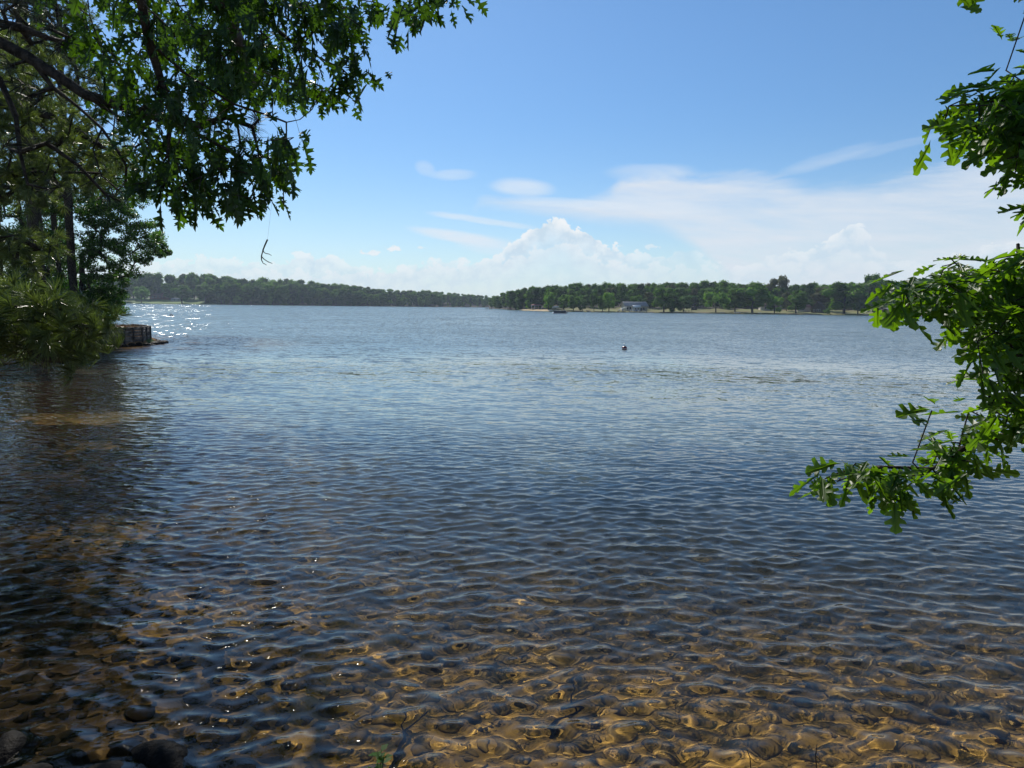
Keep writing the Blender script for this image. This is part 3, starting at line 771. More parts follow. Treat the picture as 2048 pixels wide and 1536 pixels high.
# ---- left: red oak hanging over the water
red_var = [oak_leaf(RED, 10 + i) for i in range(9)]
white_var = [oak_leaf(WHITE, 40 + i) for i in range(9)]
LB = (-5.0, 2.6, 1.0)
limbs = [[LB, (-4.9, 2.8, 3.2), (-4.6, 3.2, 5.2), (-4.2, 3.6, 7.2), (-3.8, 4.0, 9.2), (-3.3, 4.6, 11)],
         [(-4.6, 3.2, 5.2), P(60, -420, 4.6), P(230, -180, 5.2), P(275, 0, 5.6), P(290, 80, 5.8), P(320, 160, 6.0), P(345, 225, 6.0), P(400, 262, 6.1), P(470, 310, 6.2), P(520, 360, 6.2)],
         [(-4.2, 3.6, 7.2), P(330, -260, 5.6), P(420, -60, 5.8), P(500, 30, 6.0), P(600, 95, 6.1), P(680, 140, 6.2), P(715, 160, 6.2)],
         [P(420, -60, 5.8), P(600, -60, 6.2), P(740, -20, 6.3), P(850, -5, 6.3), P(910, -10, 6.3)],
         [P(290, 80, 5.8), P(370, 150, 6.0), P(470, 210, 6.1), P(545, 236, 6.2), P(572, 241, 6.2), P(600, 237, 6.2), P(622, 220, 6.2), P(636, 198, 6.2), P(640, 175, 6.2)],
         [P(345, 225, 6.0), P(335, 310, 6.0), P(355, 380, 6.0), P(380, 425, 6.0)],
         [P(230, -180, 5.2), P(170, -60, 5.4), P(180, 30, 5.6), P(200, 110, 5.7)],
         [P(420, -60, 5.8), P(460, 40, 7.6), P(490, 120, 10), P(510, 170, 12.5), P(505, 180, 14.5)],  # limb added to carry the leaves that block the sun
         [(-3.8, 4.0, 9.2), (-3.0, 6.2, 9.6), (-2.4, 8.2, 9.4)], [(-4.2, 3.6, 7.2), (-5.4, 6.0, 8.6), (-5.8, 8.4, 9.2)]]
poly = [(140, -60), (935, -60), (900, 6), (850, 40), (765, 60), (700, 85), (665, 95), (735, 150), (700, 182), (655, 205), (640, 185), (600, 215), (480, 220), (410, 250), (460, 285), (560, 255), (615, 270), (600, 330), (560, 370), (520, 398), (440, 405), (370, 418),
        (320, 395), (265, 375), (245, 330), (262, 260), (205, 170), (165, 120), (150, 40)]
tg = sample_poly(poly, 225, 5.3, 7.0, 12)
polyd = [(330, -60), (720, -60), (660, 70), (600, 190), (470, 210), (380, 190), (330, 60)]
tg += sample_poly([(290, 270), (590, 270), (560, 360), (500, 385), (400, 395), (320, 375)], 34, 5.6, 6.8, 10)
tg += sample_poly(polyd, 25, 5.6, 7.4) + sample_poly([(60, -40), (640, -40), (560, 150), (420, 250), (380, 330), (200, 240), (100, 60)], 90, 8.0, 12.0) + sample_poly([(300, -40), (600, -40), (560, 120), (470, 190), (380, 180), (320, 100)], 70, 11, 15)  # deep clusters added behind the oak to block sun glints
tg += [P(x, y, 6.2) for x, y in [(710, 120), (722, 150), (705, 165), (690, 150), (735, 140), (890, -4), (925, -8), (850, 20), (545, 385), (500, 400), (395, 405), (430, 410)]]
for _ in range(110):  # leaf clusters added along the sun's rays to shade the near water
    p = Vector((rnd.uniform(-2.9, -.9), rnd.uniform(4.6, 8.2), 0)) + SUN * rnd.uniform(9.6, 12.4) + Vector((rnd.gauss(0, .3), rnd.gauss(0, .5), rnd.gauss(0, .3)))
    x, y = PX(p)
    if in_poly(x, y, poly) and y < 330: tg.append(p)
off = [(rnd.uniform(-7.5, -1.2), rnd.uniform(4.5, 9.5), rnd.uniform(6.4, 10.5)) for _ in range(260)]
off = [Vector(p) for p in off if PX(p)[1] < -40 and p[0] < -.35 * p[1] + .9]
OAKL = (.34)
off2 = [Vector((rnd.uniform(-10, -2.4), rnd.uniform(5.5, 15), rnd.uniform(7.6, 11.5))) for _ in range(480)]  # unseen canopy added overhead to shade the lower left
off += [p for p in off2 if PX(p)[1] < -30]
leafy('red_oak', 'dark leaved oak overhanging the water at the upper left, pointed lobes against the sky', 'tree', LB, limbs, tg + off, red_var, M['oak'], M['bark'],
      .215, (4, 6), 1.2, .6, .15, 5, power=.66, rmin=.0035, bunch=.16)
# ---- right: white oak branch close to the camera
RB = (4.6, 1.9, .5)
limbs = [[RB, (4.5, 2.0, 2.2), (4.3, 2.1, 3.6), (4.0, 2.2, 5.0), (3.6, 2.3, 6.4)],
         [(4.4, 2.0, 2.6), P(2500, 900, 2.4), P(2250, 880, 2.6), P(2080, 850, 2.7), P(1950, 890, 2.8), P(1850, 930, 2.8), P(1760, 935, 2.85), P(1670, 950, 2.9)],
         [(4.3, 2.1, 3.6), P(2450, 560, 2.4), P(2200, 570, 2.6), P(2050, 590, 2.75), P(1930, 585, 2.8), P(1830, 590, 2.85), P(1780, 590, 2.9)],
         [P(2200, 570, 2.6), P(2080, 700, 2.7), P(2020, 760, 2.7), P(1980, 830, 2.75)],
         [(4.15, 2.15, 4.2), P(2500, 200, 2.4), P(2200, 170, 2.6), P(2060, 200, 2.7), P(1950, 215, 2.75), P(1900, 225, 2.8)],
         [P(2200, 170, 2.6), P(2090, 300, 2.7), P(2060, 420, 2.7)], [(4.0, 2.2, 5.0), (3.2, 2.7, 5.5), (2.4, 3.6, 6.1), (1.8, 4.4, 6.6), (1.1, 5.2, 7.1)]]
pu = [(2240, 60), (2040, 120), (2010, 170), (1935, 190), (1885, 245), (1930, 262), (1985, 300), (2010, 340), (2040, 360), (2060, 480), (2240, 480)]
pm = [(2240, 480), (2040, 510), (1980, 545), (1900, 520), (1840, 555), (1790, 600), (1850, 640), (1880, 680), (1960, 690), (2000, 720), (2010, 770), (1960, 800), (1935, 850), (1960, 900), (2040, 850), (2240, 880)]
pl = [(1660, 945), (1700, 925), (1770, 915), (1850, 905), (1910, 870), (1960, 890), (1950, 950), (1890, 975), (1830, 985), (1760, 990), (1700, 965)]
tg = sample_poly(pu, 60, 2.45, 3.0, 16) + sample_poly(pm, 120, 2.4, 3.1, 17) + sample_poly(pl, 20, 2.65, 3.0, 15) + sample_poly([(1970, 500), (2120, 480), (2120, 870), (1980, 850), (2010, 760), (1960, 690)], 40, 2.5, 3.1, 10) + sample_poly([(2010, 130), (2120, 100), (2120, 380), (2030, 330)], 14, 2.5, 3.0, 10)
tg += sample_poly([(1925, 175), (2050, 130), (2060, 330), (1985, 300), (1900, 235)], 16, 2.5, 3.0, 12)
for l in limbs[1:5]:                       # the boughs stay leafy on their way back to the trunk
    for k in range(40):
        i = rnd.randrange(0, 2); a, c = Vector(l[i]), Vector(l[i + 1]); tg.append(a.lerp(c, rnd.random()) + Vector((rnd.gauss(0, .16), rnd.gauss(0, .2), rnd.gauss(0, .2))))
tg += [P(x, y, 2.8) for x, y in [(1890, 240), (1900, 255), (1940, 215), (1925, 200), (1790, 590), (1830, 555), (1900, 515), (1840, 600), (1650, 958), (1668, 948), (1700, 940), (1760, 935), (1770, 975), (1910, 885), (1800, 990), (1880, 960), (1905, -22), (1940, -28), (2065, -12)]]
rt = [Vector((rnd.uniform(.9, 4.8), rnd.uniform(2.4, 6.5), rnd.uniform(4.8, 8))) for _ in range(170)]  # unseen leaf clusters, here and below, added to shade the upper bough
tg += [p for p in rt if PX(p)[1] < -110]
rt = [Vector((2.2, 2.9, 4.1)) + SUN * rnd.uniform(1.6, 4.6) + Vector((rnd.gauss(0, .6), rnd.gauss(0, .6), rnd.gauss(0, .5))) for _ in range(190)]
tg += [p for p in rt if PX(p)[1] < -90]
tg += [Vector((rnd.uniform(3.1, 5.8), rnd.uniform(.8, 3.8), rnd.uniform(3.2, 8))) for _ in range(120)]
leafy('white_oak', 'bright green oak branches with rounded lobes reaching in from the right edge', 'tree', RB, limbs, tg, white_var, M['white_oak'], M['bark'],
      .138, (4, 6), .62, .85, .11, 6, power=.72, rmin=.0025, bunch=.10)

# ---- pine tufts
def tuft(seed, n=46, L=.17, w=.0022, spread=1.0):
    r = np.random.default_rng(seed)
    d = unit(r, n); d[:, 0] = np.abs(d[:, 0]) * .9 + .35; d /= np.linalg.norm(d, axis=1)[:, None]
    s = np.cross(d, unit(r, n)); s /= np.linalg.norm(s, axis=1)[:, None]
    st = np.stack([r.uniform(-.30, .02, n) * L, np.zeros(n), np.zeros(n)], 1)
    ln = L * r.uniform(.75, 1.1, n)[:, None]; mid = st + d * ln * .55; tip = st + d * ln - np.array([0, 0, 1]) * ln * r.uniform(.02, .28, n)[:, None]
    V = np.stack([st - s * w, st + s * w, mid + s * w * 1.1, tip, mid - s * w * 1.1], 1).reshape(-1, 3)
    return V, np.arange(n * 5).reshape(n, 5)

def pine(name, label, base, limbs, targets, r0, seed, L=.17, w=.0022, n=46, per=(2, 4), m=None, maxobj=300, step=.35, bunch=.12, rmin=.004, power=.5, up=.35, grp=None, partn='needle_tuft', bark=None):
    r = random.Random(seed); base = Vector(base); root = thing(name, label, 'tree', base, group=grp)
    mb, Pn, par, ends, rad = grow(limbs, targets, step, .10, r, rmin=rmin, r0=r0, power=power)
    o = mb.build('trunk', bark or M['bark'], root, True); o.location = -base
    var = [tuft(seed * 10 + i, n, L, w) for i in range(7)]
    meshes = [np_mesh(partn, V, F) for V, F in var]
    for me in meshes: me.materials.append(m or M['needle'])
    items = []
    for e in ends:
        p = Pn[e]; q = Pn[par[e]]; d = (p - q).normalized()
        for k in range(r.randint(*per)):
            at = p if k == 0 else p.lerp(q, r.random()) + Vector((r.gauss(0, 1), r.gauss(0, 1), r.gauss(0, .6))) * bunch
            dd = (d + Vector((r.gauss(0, .5), r.gauss(0, .5), r.gauss(0, .35) + up))).normalized()
            R = dd.to_track_quat('X', 'Z').to_matrix().to_4x4() @ Matrix.Rotation(r.uniform(-.5, .5), 4, 'X') @ Matrix.Scale(r.uniform(.75, 1.15), 4)
            items.append((Matrix.Translation(at) @ R, r.randrange(7)))
    vis = sorted([(0 if (-10 < PX(Mt.translation)[0] < 2060 and -10 < PX(Mt.translation)[1] < 1540) else 1, Mt.translation.y, i) for i, (Mt, k) in enumerate(items)])
    pick = {i for q, _, i in vis[:maxobj] if q == 0}
    VV = []; FF = []; c = 0; binv = Matrix.Translation(-base)
    for i, (Mt, k) in enumerate(items):
        if i in pick: l = link(partn, meshes[k], parent=root); l.matrix_basis = binv @ Mt
        else:
            V, F = var[k]; A = np.array(Mt); VV.append(V @ A[:3, :3].T + A[:3, 3]); FF.append(F + c); c += len(V)
    if VV:
        o = link('needles', np_mesh('needles', np.concatenate(VV), np.concatenate(FF)), m or M['needle'], root); o.location = -base; o['kind'] = 'stuff'
    return root

# near pine, trunk outside the frame on the left
NB_ = (-9.6, 7.4, 1.0)
limbs = [[NB_, (-9.5, 7.4, 3.0), (-9.4, 7.4, 5.5), (-9.3, 7.5, 8), (-9.2, 7.5, 12)],
         [(-9.4, 7.4, 5.9), P(-250, 30, 7.2), P(-60, 60, 7.1), P(0, 88, 7.0), P(60, 122, 7.0), P(120, 152, 7.0), P(172, 190, 7.0), P(225, 222, 7.0), P(262, 255, 7.0), P(305, 280, 6.9)],
         [P(82, 135, 7.0), P(110, 175, 7.0), P(150, 215, 7.0), P(200, 262, 6.9), P(235, 300, 6.9), P(250, 330, 6.9)],
         [P(180, 245, 6.9), P(190, 300, 6.8), P(205, 350, 6.8), P(240, 378, 6.8)],
         [(-9.4, 7.4, 5.2), P(-150, 100, 7.3), P(0, 158, 7.2), P(30, 230, 7.2), P(45, 300, 7.1), P(60, 370, 7.1)],
         [(-9.4, 7.4, 6.4), P(-150, -40, 7), P(-20, 40, 7.0), P(40, 62, 7), P(90, 80, 7), P(135, 85, 7)],
         [P(172, 190, 7.0), P(250, 215, 7.0), P(320, 235, 7.0), P(400, 245, 7.0), P(450, 235, 7.0)]]
tg = [P(x + rnd.uniform(-6, 6), y + rnd.uniform(-6, 6), rnd.uniform(6.7, 7.4)) for x, y in [(10, 20), (35, 25), (60, 50), (38, 5), (100, 55), (130, 70), (150, 88), (85, 85), (60, 90), (20, 60), (125, 88),
      (300, 190), (340, 205), (280, 205), (310, 230), (260, 180), (395, 215), (420, 250), (330, 215), (285, 225), (400, 260), (470, 245), (500, 250), (515, 240), (480, 300), (530, 350), (240, 240), (270, 300), (80, 180), (60, 200), (20, 130), (20, 300), (95, 290), (160, 330), (90, 380), (250, 370), (220, 390)]]
pine('pine_tree', 'near pine whose bare dark limbs slant down from the upper left corner', NB_, limbs, tg, .075, 21, L=.18, w=.0016, n=44, per=(1, 2), m=M['needle_dry'], power=.5, rmin=.005, step=.3)
# low pine bough, dense and green, over the cove
NB2 = (-8.2, 6.3, .9)
limbs = [[NB2, (-8.2, 6.4, 2.0), (-8.1, 6.4, 3.6), (-8.0, 6.5, 5.0)], [(-8.2, 6.4, 1.7), P(-200, 640, 6.0), P(-60, 650, 5.8), P(0, 665, 5.8), P(50, 690, 5.7), P(90, 712, 5.7), P(130, 722, 5.6), P(165, 705, 5.6)],
         [P(0, 665, 5.8), P(70, 655, 5.8), P(140, 650, 5.8), P(200, 660, 5.8)], [P(-60, 650, 5.8), P(30, 610, 6.0), P(100, 600, 6.0), P(160, 610, 6.0)]]
poly = [(-60, 600), (20, 575), (90, 590), (135, 600), (170, 635), (190, 655), (190, 675), (165, 688), (140, 705), (70, 700), (20, 690), (-60, 720)]
tg = sample_poly(poly, 110, 5.2, 6.6, 10) + [P(x, y, 5.8) for x, y in [(205, 650), (200, 668), (190, 680), (150, 700), (165, 712), (100, 715), (60, 710)]] + sample_poly([(-260, 560), (-60, 560), (-60, 740), (-260, 740)], 40, 5.4, 6.8)
pine('pine_sapling', 'young pine with long soft green needles leaning over the cove', NB2, limbs, tg, .07, 22, L=.15, w=.0017, n=72, per=(2, 4), power=.5, step=.25, rmin=.003)
# middle pine behind them
NB3 = (-15.6, 13.2, 1.0)
limbs = [[NB3, (-15.5, 13.2, 4), (-15.4, 13.3, 8), (-15.3, 13.3, 12), (-15.2, 13.4, 16)],
         [(-15.4, 13.3, 5.5), P(-150, 330, 13.2), P(0, 350, 13), P(100, 340, 12.9), P(200, 350, 12.8)],
         [(-15.4, 13.3, 7.0), P(-150, 200, 13.2), P(0, 210, 13), P(100, 230, 12.9), P(200, 290, 12.8), P(270, 330, 12.8)],
         [(-15.4, 13.3, 8.4), P(-150, 80, 13.2), P(-10, 110, 13), P(70, 120, 12.9), P(120, 150, 12.8)],
         [(-15.4, 13.3, 4.0), P(-200, 500, 13.2), P(0, 505, 13), P(80, 500, 12.9), P(120, 510, 12.8)]]
poly = [(-200, 80), (10, 78), (60, 88), (105, 100), (130, 140), (150, 190), (195, 235), (240, 285), (285, 330), (290, 360), (200, 375), (120, 385), (60, 430), (-200, 450)]
tg = sample_poly(poly, 250, 11.6, 14.4, 8) + sample_poly([(-150, 460), (60, 465), (120, 490), (135, 520), (60, 545), (-150, 550)], 60, 11.6, 13.6, 7) + [Vector((rnd.uniform(-18, -12.6), rnd.uniform(10.5, 16), rnd.uniform(8.5, 17))) for _ in range(110)]
pine('pine_tree', 'bushy mid distance pine filling the left edge behind the bare limbs', NB3, limbs, tg, .20, 23, L=.20, w=.0040, n=46, per=(3, 4), power=.5, step=.5, bunch=.22, rmin=.006)

# ------------------------------------------------------------------ trees on the point
def leaf_cloud(centers, radii, n, size, seed, wid=.62, hang=.35):
    r = np.random.default_rng(seed); C = np.array([c[:] for c in centers]); R = np.array(radii); k = r.integers(0, len(C), n)
    d = unit(r, n); rad = r.random(n) ** .45
    pos = C[k] + d * (R[k] * rad)[:, None] * np.array([1, 1, .62])
    nr = d * .5 + np.array([0, 0, 1.0]) + r.normal(size=(n, 3)) * .55
    dr = unit(r, n) + np.array([0, 0, -hang])
    return quad_leaves(pos, dr, nr, size * r.uniform(.6, 1.25, n), wid)
def broadleaf(name, label, base, top, targets, rad, nleaf, size, seed, r0=.2, m=None, group=None, lean=(0, 0), cat='tree', bark=None, low=.25, maxn=None):
    base = Vector(base); root = thing(name, label, cat, base, group=group); r = random.Random(seed)
    tp = base + Vector((lean[0], lean[1], top - base.z)); limb = [[base - Vector((0, 0, .3)), base.lerp(tp, .3) + Vector((r.gauss(0, .1), 0, 0)), base.lerp(tp, .65) + Vector((r.gauss(0, .2), 0, 0)), tp]]
    mb, Pn, par, ends, rr = grow(limb, targets, .7, .12, r, rmin=.012, r0=r0, power=.5)
    o = mb.build('trunk', bark or M['bark'], root, True); o.location = -base
    V, F = leaf_cloud([Pn[e] for e in ends], [rad * r.uniform(.6, 1.2) for _ in ends], nleaf, size, seed)
    o = link('crown', np_mesh('crown', V, F), m or M['mid_leaf'], root); o.location = -base; o['kind'] = 'stuff'
    return root
def gz(x, y): return float(ground_z([x], [y])[0])
def at(px, d):
    q = P(px, HOR(px), d); return Vector((q.x, q.y, gz(q.x, q.y)))
def pine_far(label, px, d, H, z0, R, r0, seed, nt, L=.30, lean=0, lower=()):
    b0 = at(px, d); r = random.Random(seed)
    tg = []
    for i in range(nt):
        t = r.random(); z = z0 + (H - z0) * t; rr = R * (1 - t ** 1.8) * r.uniform(.35, 1.0) + .4; a = r.uniform(0, 2 * pi)
        tg.append(Vector((b0.x + lean * (z / H) + rr * cos(a), b0.y + rr * sin(a), z + rr * .12 * r.uniform(-1, 1))))
    tg += list(lower)
    limb = [[b0 - Vector((0, 0, .3)), b0 + Vector((lean * .3, 0, H * .35)), b0 + Vector((lean * .7, 0, H * .7)), b0 + Vector((lean, 0, H - .5))]]
    return pine('pine_tree', label, b0, limb, tg, r0, seed, L=L, w=.009, n=34, per=(3, 5), maxobj=0, step=.9, bunch=.42, rmin=.014, power=.45)
pine_far('tall pine with the thickest trunk on the wooded point', 78, 46, 27, 11.5, 5.4, .42, 31, 420)
pine_far('slimmer pine right of the thickest trunk on the point', 147, 47, 24, 9.5, 4.8, .25, 32, 330)
pine_far('thin pine at the far left of the point', 8, 52, 23, 8.5, 4, .17, 33, 220)
pine_far('pine hidden left of the frame whose top darkens the cove', -160, 38, 26, 8, 5, .35, 34, 170, .42)
def pine_at(label, x, y, H, z0, R, r0, seed, nt):
    b0 = Vector((x, y, gz(x, y))); r = random.Random(seed); tg = []
    for i in range(nt):
        t = r.random(); z = z0 + (H - z0) * t; rr = R * (1 - t ** 1.8) * r.uniform(.35, 1.0) + .4; a = r.uniform(0, 2 * pi); tg.append(Vector((x + rr * cos(a), y + rr * sin(a), z)))
    pine('pine_tree', label, b0, [[b0 - Vector((0, 0, .3)), b0 + Vector((.2, 0, H * .35)), b0 + Vector((0, .1, H * .7)), b0 + Vector((0, 0, H - .5))]], tg, r0, seed, L=.30, w=.010, n=30, per=(3, 5), maxobj=0, step=.9, bunch=.45, rmin=.014, power=.45)
pine_at('tall pine on the left bank just outside the frame, shading the cove', -21.5, 23, 24, 11.5, 5.6, .3, 35, 300)
pine_at('tall pine on the left bank beyond the frame edge, behind the mid distance pine', -17.5, 17.5, 22, 11, 5.2, .28, 36, 280)
pine_at('tall pine on the left bank nearest to the wooded point', -27.5, 30, 25, 12, 5.4, .3, 37, 280)
poly = [(150, 405), (232, 398), (285, 430), (312, 450), (328, 480), (345, 498), (335, 512), (310, 515), (290, 532), (265, 560), (262, 580), (245, 600), (240, 618), (215, 630), (170, 600), (160, 520)]
b0 = at(165, 47.5)
broadleaf('oak_tree', 'spreading broadleaf tree reaching out over the water beyond the plank wall', b0, 7.4, sample_poly(poly, 170, 45, 49.5, 6), .50, 27000, .15, 41, .17)
poly = [(150, 590), (200, 570), (245, 600), (245, 625), (225, 640), (170, 640)]
broadleaf('shrub', 'bright green shrub under the spreading tree on the point', at(205, 48), 2.6, sample_poly(poly, 45, 46.5, 49, 5), .45, 10000, .13, 42, .05, M['shrub_leaf'], cat='bush')
poly = [(95, 560), (140, 555), (165, 575), (170, 620), (120, 620), (90, 600)]
broadleaf('shrub', 'lime green shrub between the two pine trunks on the point', at(128, 48), 3.2, sample_poly(poly, 45, 47, 50, 5), .5, 10000, .13, 43, .05, M['shrub_leaf'], cat='bush')
poly = [(20, 470), (150, 450), (160, 575), (20, 590)]
broadleaf('understory_tree', 'dark leafy young tree filling the gap between the pine trunks on the point', at(100, 52), 5.5, sample_poly(poly, 70, 50, 54, 5), .6, 16000, .15, 48, .1)
poly = [(-80, 560), (60, 565), (80, 600), (60, 680), (-80, 690)]
broadleaf('shrub', 'dark thicket along the waterline at the left edge', at(0, 44), 2.6, sample_poly(poly, 60, 40.5, 45, 5), .55, 8000, .14, 44, .06, cat='bush')
poly = [(-120, 320), (60, 330), (130, 360), (140, 480), (135, 590), (60, 600), (-120, 600)]
broadleaf('broadleaf_tree', 'pale green tree standing behind the pine trunks of the point', at(50, 56), 11, sample_poly(poly, 190, 53, 60, 5), .8, 40000, .17, 45, .22)
poly = [(60, 330), (230, 300), (300, 380), (310, 410), (240, 420), (130, 440), (60, 430)]
broadleaf('broadleaf_tree', 'olive crowned tree whose top shows above the spreading tree', at(120, 51), 11.5, sample_poly(poly, 110, 49, 54, 5), .65, 26000, .15, 46, .18)
poly = [(120, 620), (190, 628), (200, 640), (160, 655), (110, 655)]
broadleaf('shrub', 'low dark shrub at the lip of the plank wall', at(205, 50), 1.9, sample_poly(poly, 25, 48, 51, 5), .4, 6000, .12, 47, .03, cat='bush')
def grass_tip():
    r = np.random.default_rng(3); n = 5200
    x = r.uniform(-33, -26.2, n); y = r.uniform(43, 54, n); k = seg_dist(x, y, WALL + [(-34, 54), (-34, 42)]) > .15; x, y = x[k], y[k]; n = len(x)
    z = ground_z(x, y); h = r.uniform(.06, .22, n); h[r.random(n) < .03] = .5; w = .012
    a = r.uniform(0, 6.28, n); dx, dy = np.cos(a) * w, np.sin(a) * w; l = r.normal(size=(n, 2)) * .05
    V = np.stack([np.stack([x - dx, y - dy, z - .01], -1), np.stack([x + dx, y + dy, z - .01], -1), np.stack([x + l[:, 0], y + l[:, 1], z + h], -1)], 1).reshape(-1, 3)
    o = link('dry_grass', np_mesh('dry_grass', V, np.arange(n * 3).reshape(n, 3)), simple('dry_grass', (.30, .17, .08), .8, 2, .5)); tag(o, 'rust coloured dry grass and litter on top of the point', 'grass', kind='stuff')
grass_tip()

# ------------------------------------------------------------------ far shores
LEFT_D = [(-500, 690), (0, 760), (200, 790), (400, 800), (700, 850), (900, 930), (990, 1000), (1100, 1060), (1300, 1100)]
RIGHT_D = [(978, 700), (985, 640), (1000, 590), (1020, 520), (1040, 470), (1070, 430), (1100, 405), (1150, 396), (1300, 400), (1500, 405), (1700, 400), (1850, 385), (2100, 350), (2500, 300), (3200, 200)]
def interp(t, x): return float(np.interp(x, [p[0] for p in t], [p[1] for p in t]))
def rise_l(t): return .25 + 13 * (1 - exp(-max(t, 0) / 120)) if t > 0 else -1.0
def rise_r(t): return .35 + .03 * min(max(t, 0), 130) + 3.0 * (1 - exp(-max(t - 20, 0) / 55)) if t > 0 else -1.0
def shore_pt(px, t, tab, rise):
    D = interp(tab, px) + t; q = P(px, HOR(px), D); return Vector((q.x, q.y, rise(t)))
def far_land(name, tab, rise, x0, x1, step, matfn, mats):
    xs = np.arange(x0, x1 + 1, step); ts = [-6, 0.01, 1.5, 6, 12, 20, 30, 42, 60, 80, 110, 150, 220, 400, 800]
    V = []; 
    for x in xs:
        for t in ts:
            q = shore_pt(x, t + (rnd.uniform(-.8, .8) if 0 <= t < 10 else 0), tab, rise); V.append((q.x, q.y, q.z + (rnd.uniform(-.15, .15) if t > 1 else 0)))
    n = len(ts); me = np_mesh(name, np.array(V), np.array([(i * n + j, (i + 1) * n + j, (i + 1) * n + j + 1, i * n + j + 1) for i in range(len(xs) - 1) for j in range(n - 1)]), True)
    for m in mats: me.materials.append(m)
    me.polygons.foreach_set('material_index', np.array([matfn(xs[i], ts[j]) for i in range(len(xs) - 1) for j in range(n - 1)], dtype=np.int32))
    o = link(name, me); tag(o, kind='structure'); return o
floor_m = simple('forest_floor', (.050, .045, .025), .95, .1, .5)
lawn_m = simple('lawn', (.16, .17, .055), .95, .06, .35, col2=(.155, .135, .050))
lawn2_m = simple('green_lawn', (.12, .19, .045), .95, .05, .3)
sand_m = simple('beach_sand', (.55, .42, .24), .95, .2, .2)
mud_m = simple('shore_mud', (.075, .055, .04), .9, .3, .5)
far_land('left_shore', LEFT_D, rise_l, -500, 1300, 20, lambda x, t: 2 if t < 0 else (1 if (230 <= x < 440 and t < 62) else 0), [floor_m, lawn2_m, mud_m])
far_land('right_shore', RIGHT_D, rise_r, 978, 3200, 6, lambda x, t: (2 if t < 20 else 0) if 1036 <= x < 1094 and t > -7 else (3 if t < 0 else (1 if (x > 1094 and t < 40) else 0)), [floor_m, lawn_m, sand_m, mud_m])

# ---- far tree kinds: unit height 1 meshes, shared
def crown_mesh(kind, seed, n=2000):
    r = np.random.default_rng(seed); C = []; R = []
    if kind == 'round':
        for i in range(19):
            a = r.uniform(0, 6.28); t = r.random(); z = .20 + .70 * t; rr = .31 * sqrt(max(0, 1 - ((z - .54) / .46) ** 2)) * r.uniform(.5, 1)
            C.append((rr * cos(a), rr * sin(a), z)); R.append(r.uniform(.11, .19))
    elif kind == 'low':
        for i in range(15):
            a = r.uniform(0, 6.28); z = r.uniform(.18, .80); rr = .42 * sqrt(max(0, 1 - ((z - .45) / .5) ** 2)) * r.uniform(.5, 1)
            C.append((rr * cos(a), rr * sin(a), z)); R.append(r.uniform(.13, .21))
    elif kind == 'tall':
        for i in range(24):
            a = r.uniform(0, 6.28); z = r.uniform(.08, .86); rr = .21 * sqrt(max(0.05, 1 - ((z - .6) / .45) ** 2)) * r.uniform(.3, 1)
            C.append((rr * cos(a), rr * sin(a), z)); R.append(r.uniform(.10, .155))
    elif kind == 'pine':
        for i in range(22):
            a = r.uniform(0, 6.28); t = r.random(); z = .34 + .56 * t; rr = (.20 * (1 - t) ** .7 + .03) * r.uniform(.3, 1)
            C.append((rr * cos(a), rr * sin(a), z)); R.append(r.uniform(.075, .125))
    elif kind == 'cone':
        for i in range(22):
            a = r.uniform(0, 6.28); t = r.random(); z = .10 + .84 * t; rr = (.26 * (1 - t) ** .8 + .01) * r.uniform(.3, 1)
            C.append((rr * cos(a), rr * sin(a), z)); R.append(r.uniform(.06, .11) * (1.2 - .6 * t))
    C = np.array(C); R = np.array(R); k = r.choice(len(C), n, p=R ** 2 / (R ** 2).sum())
    d = unit(r, n); rad = r.uniform(.72, 1.08, n)
    pos = C[k] + d * (R[k] * rad)[:, None] * np.array([1, 1, .8])
    nr = d + np.array([0, 0, .25]) + r.normal(size=(n, 3)) * .5
    V, F = quad_leaves(pos, unit(r, n), nr, np.full(n, .046) * r.uniform(.6, 1.4, n), .8, .12)
    F = np.concatenate([F[:, [0, 1, 2]], F[:, [0, 2, 3]]]); VV = [V]; FF = [F]; c = len(V)
    for i in range(len(C)):
        iv, if_ = ico(2, seed + i, .80, .80, .66, .25); iv = iv * R[i] + C[i]; VV.append(iv); FF.append(if_ + c); c += len(iv)
    return np_mesh('crown_' + kind, np.concatenate(VV), np.concatenate(FF))
def trunk_mesh(kind, seed):
    r = random.Random(seed); mb = MB(); h = {'round': .5, 'low': .4, 'tall': .6, 'pine': .9, 'cone': .5}[kind]; w = {'round': .022, 'low': .026, 'tall': .012, 'pine': .011, 'cone': .016}[kind]
    mb.tube([(0, 0, -.05), (r.uniform(-.01, .01), 0, h * .5), (r.uniform(-.02, .02), 0, h)], [w * 1.2, w, w * .5], 6)
    for i in range(5):
        a = r.uniform(0, 6.28); z = h * r.uniform(.5, .95); l = r.uniform(.1, .22)
        mb.tube([(0, 0, z), (l * cos(a), l * sin(a), z + l * .7)], [w * .45, w * .2], 4)
    return mb.mesh('trunk_' + kind)
KINDS = {k: [(crown_mesh(k, 500 + 10 * i + j), trunk_mesh(k, j)) for j in range(4)] for i, k in enumerate(('round', 'low', 'tall', 'pine', 'cone'))}
for k in KINDS:
    for c, t in KINDS[k]: c.materials.append(M['far_leaf']); t.materials.append(M['far_bark'])
NAT_W = {'round': .74, 'low': 1.02, 'tall': .50, 'pine': .48, 'cone': .56}
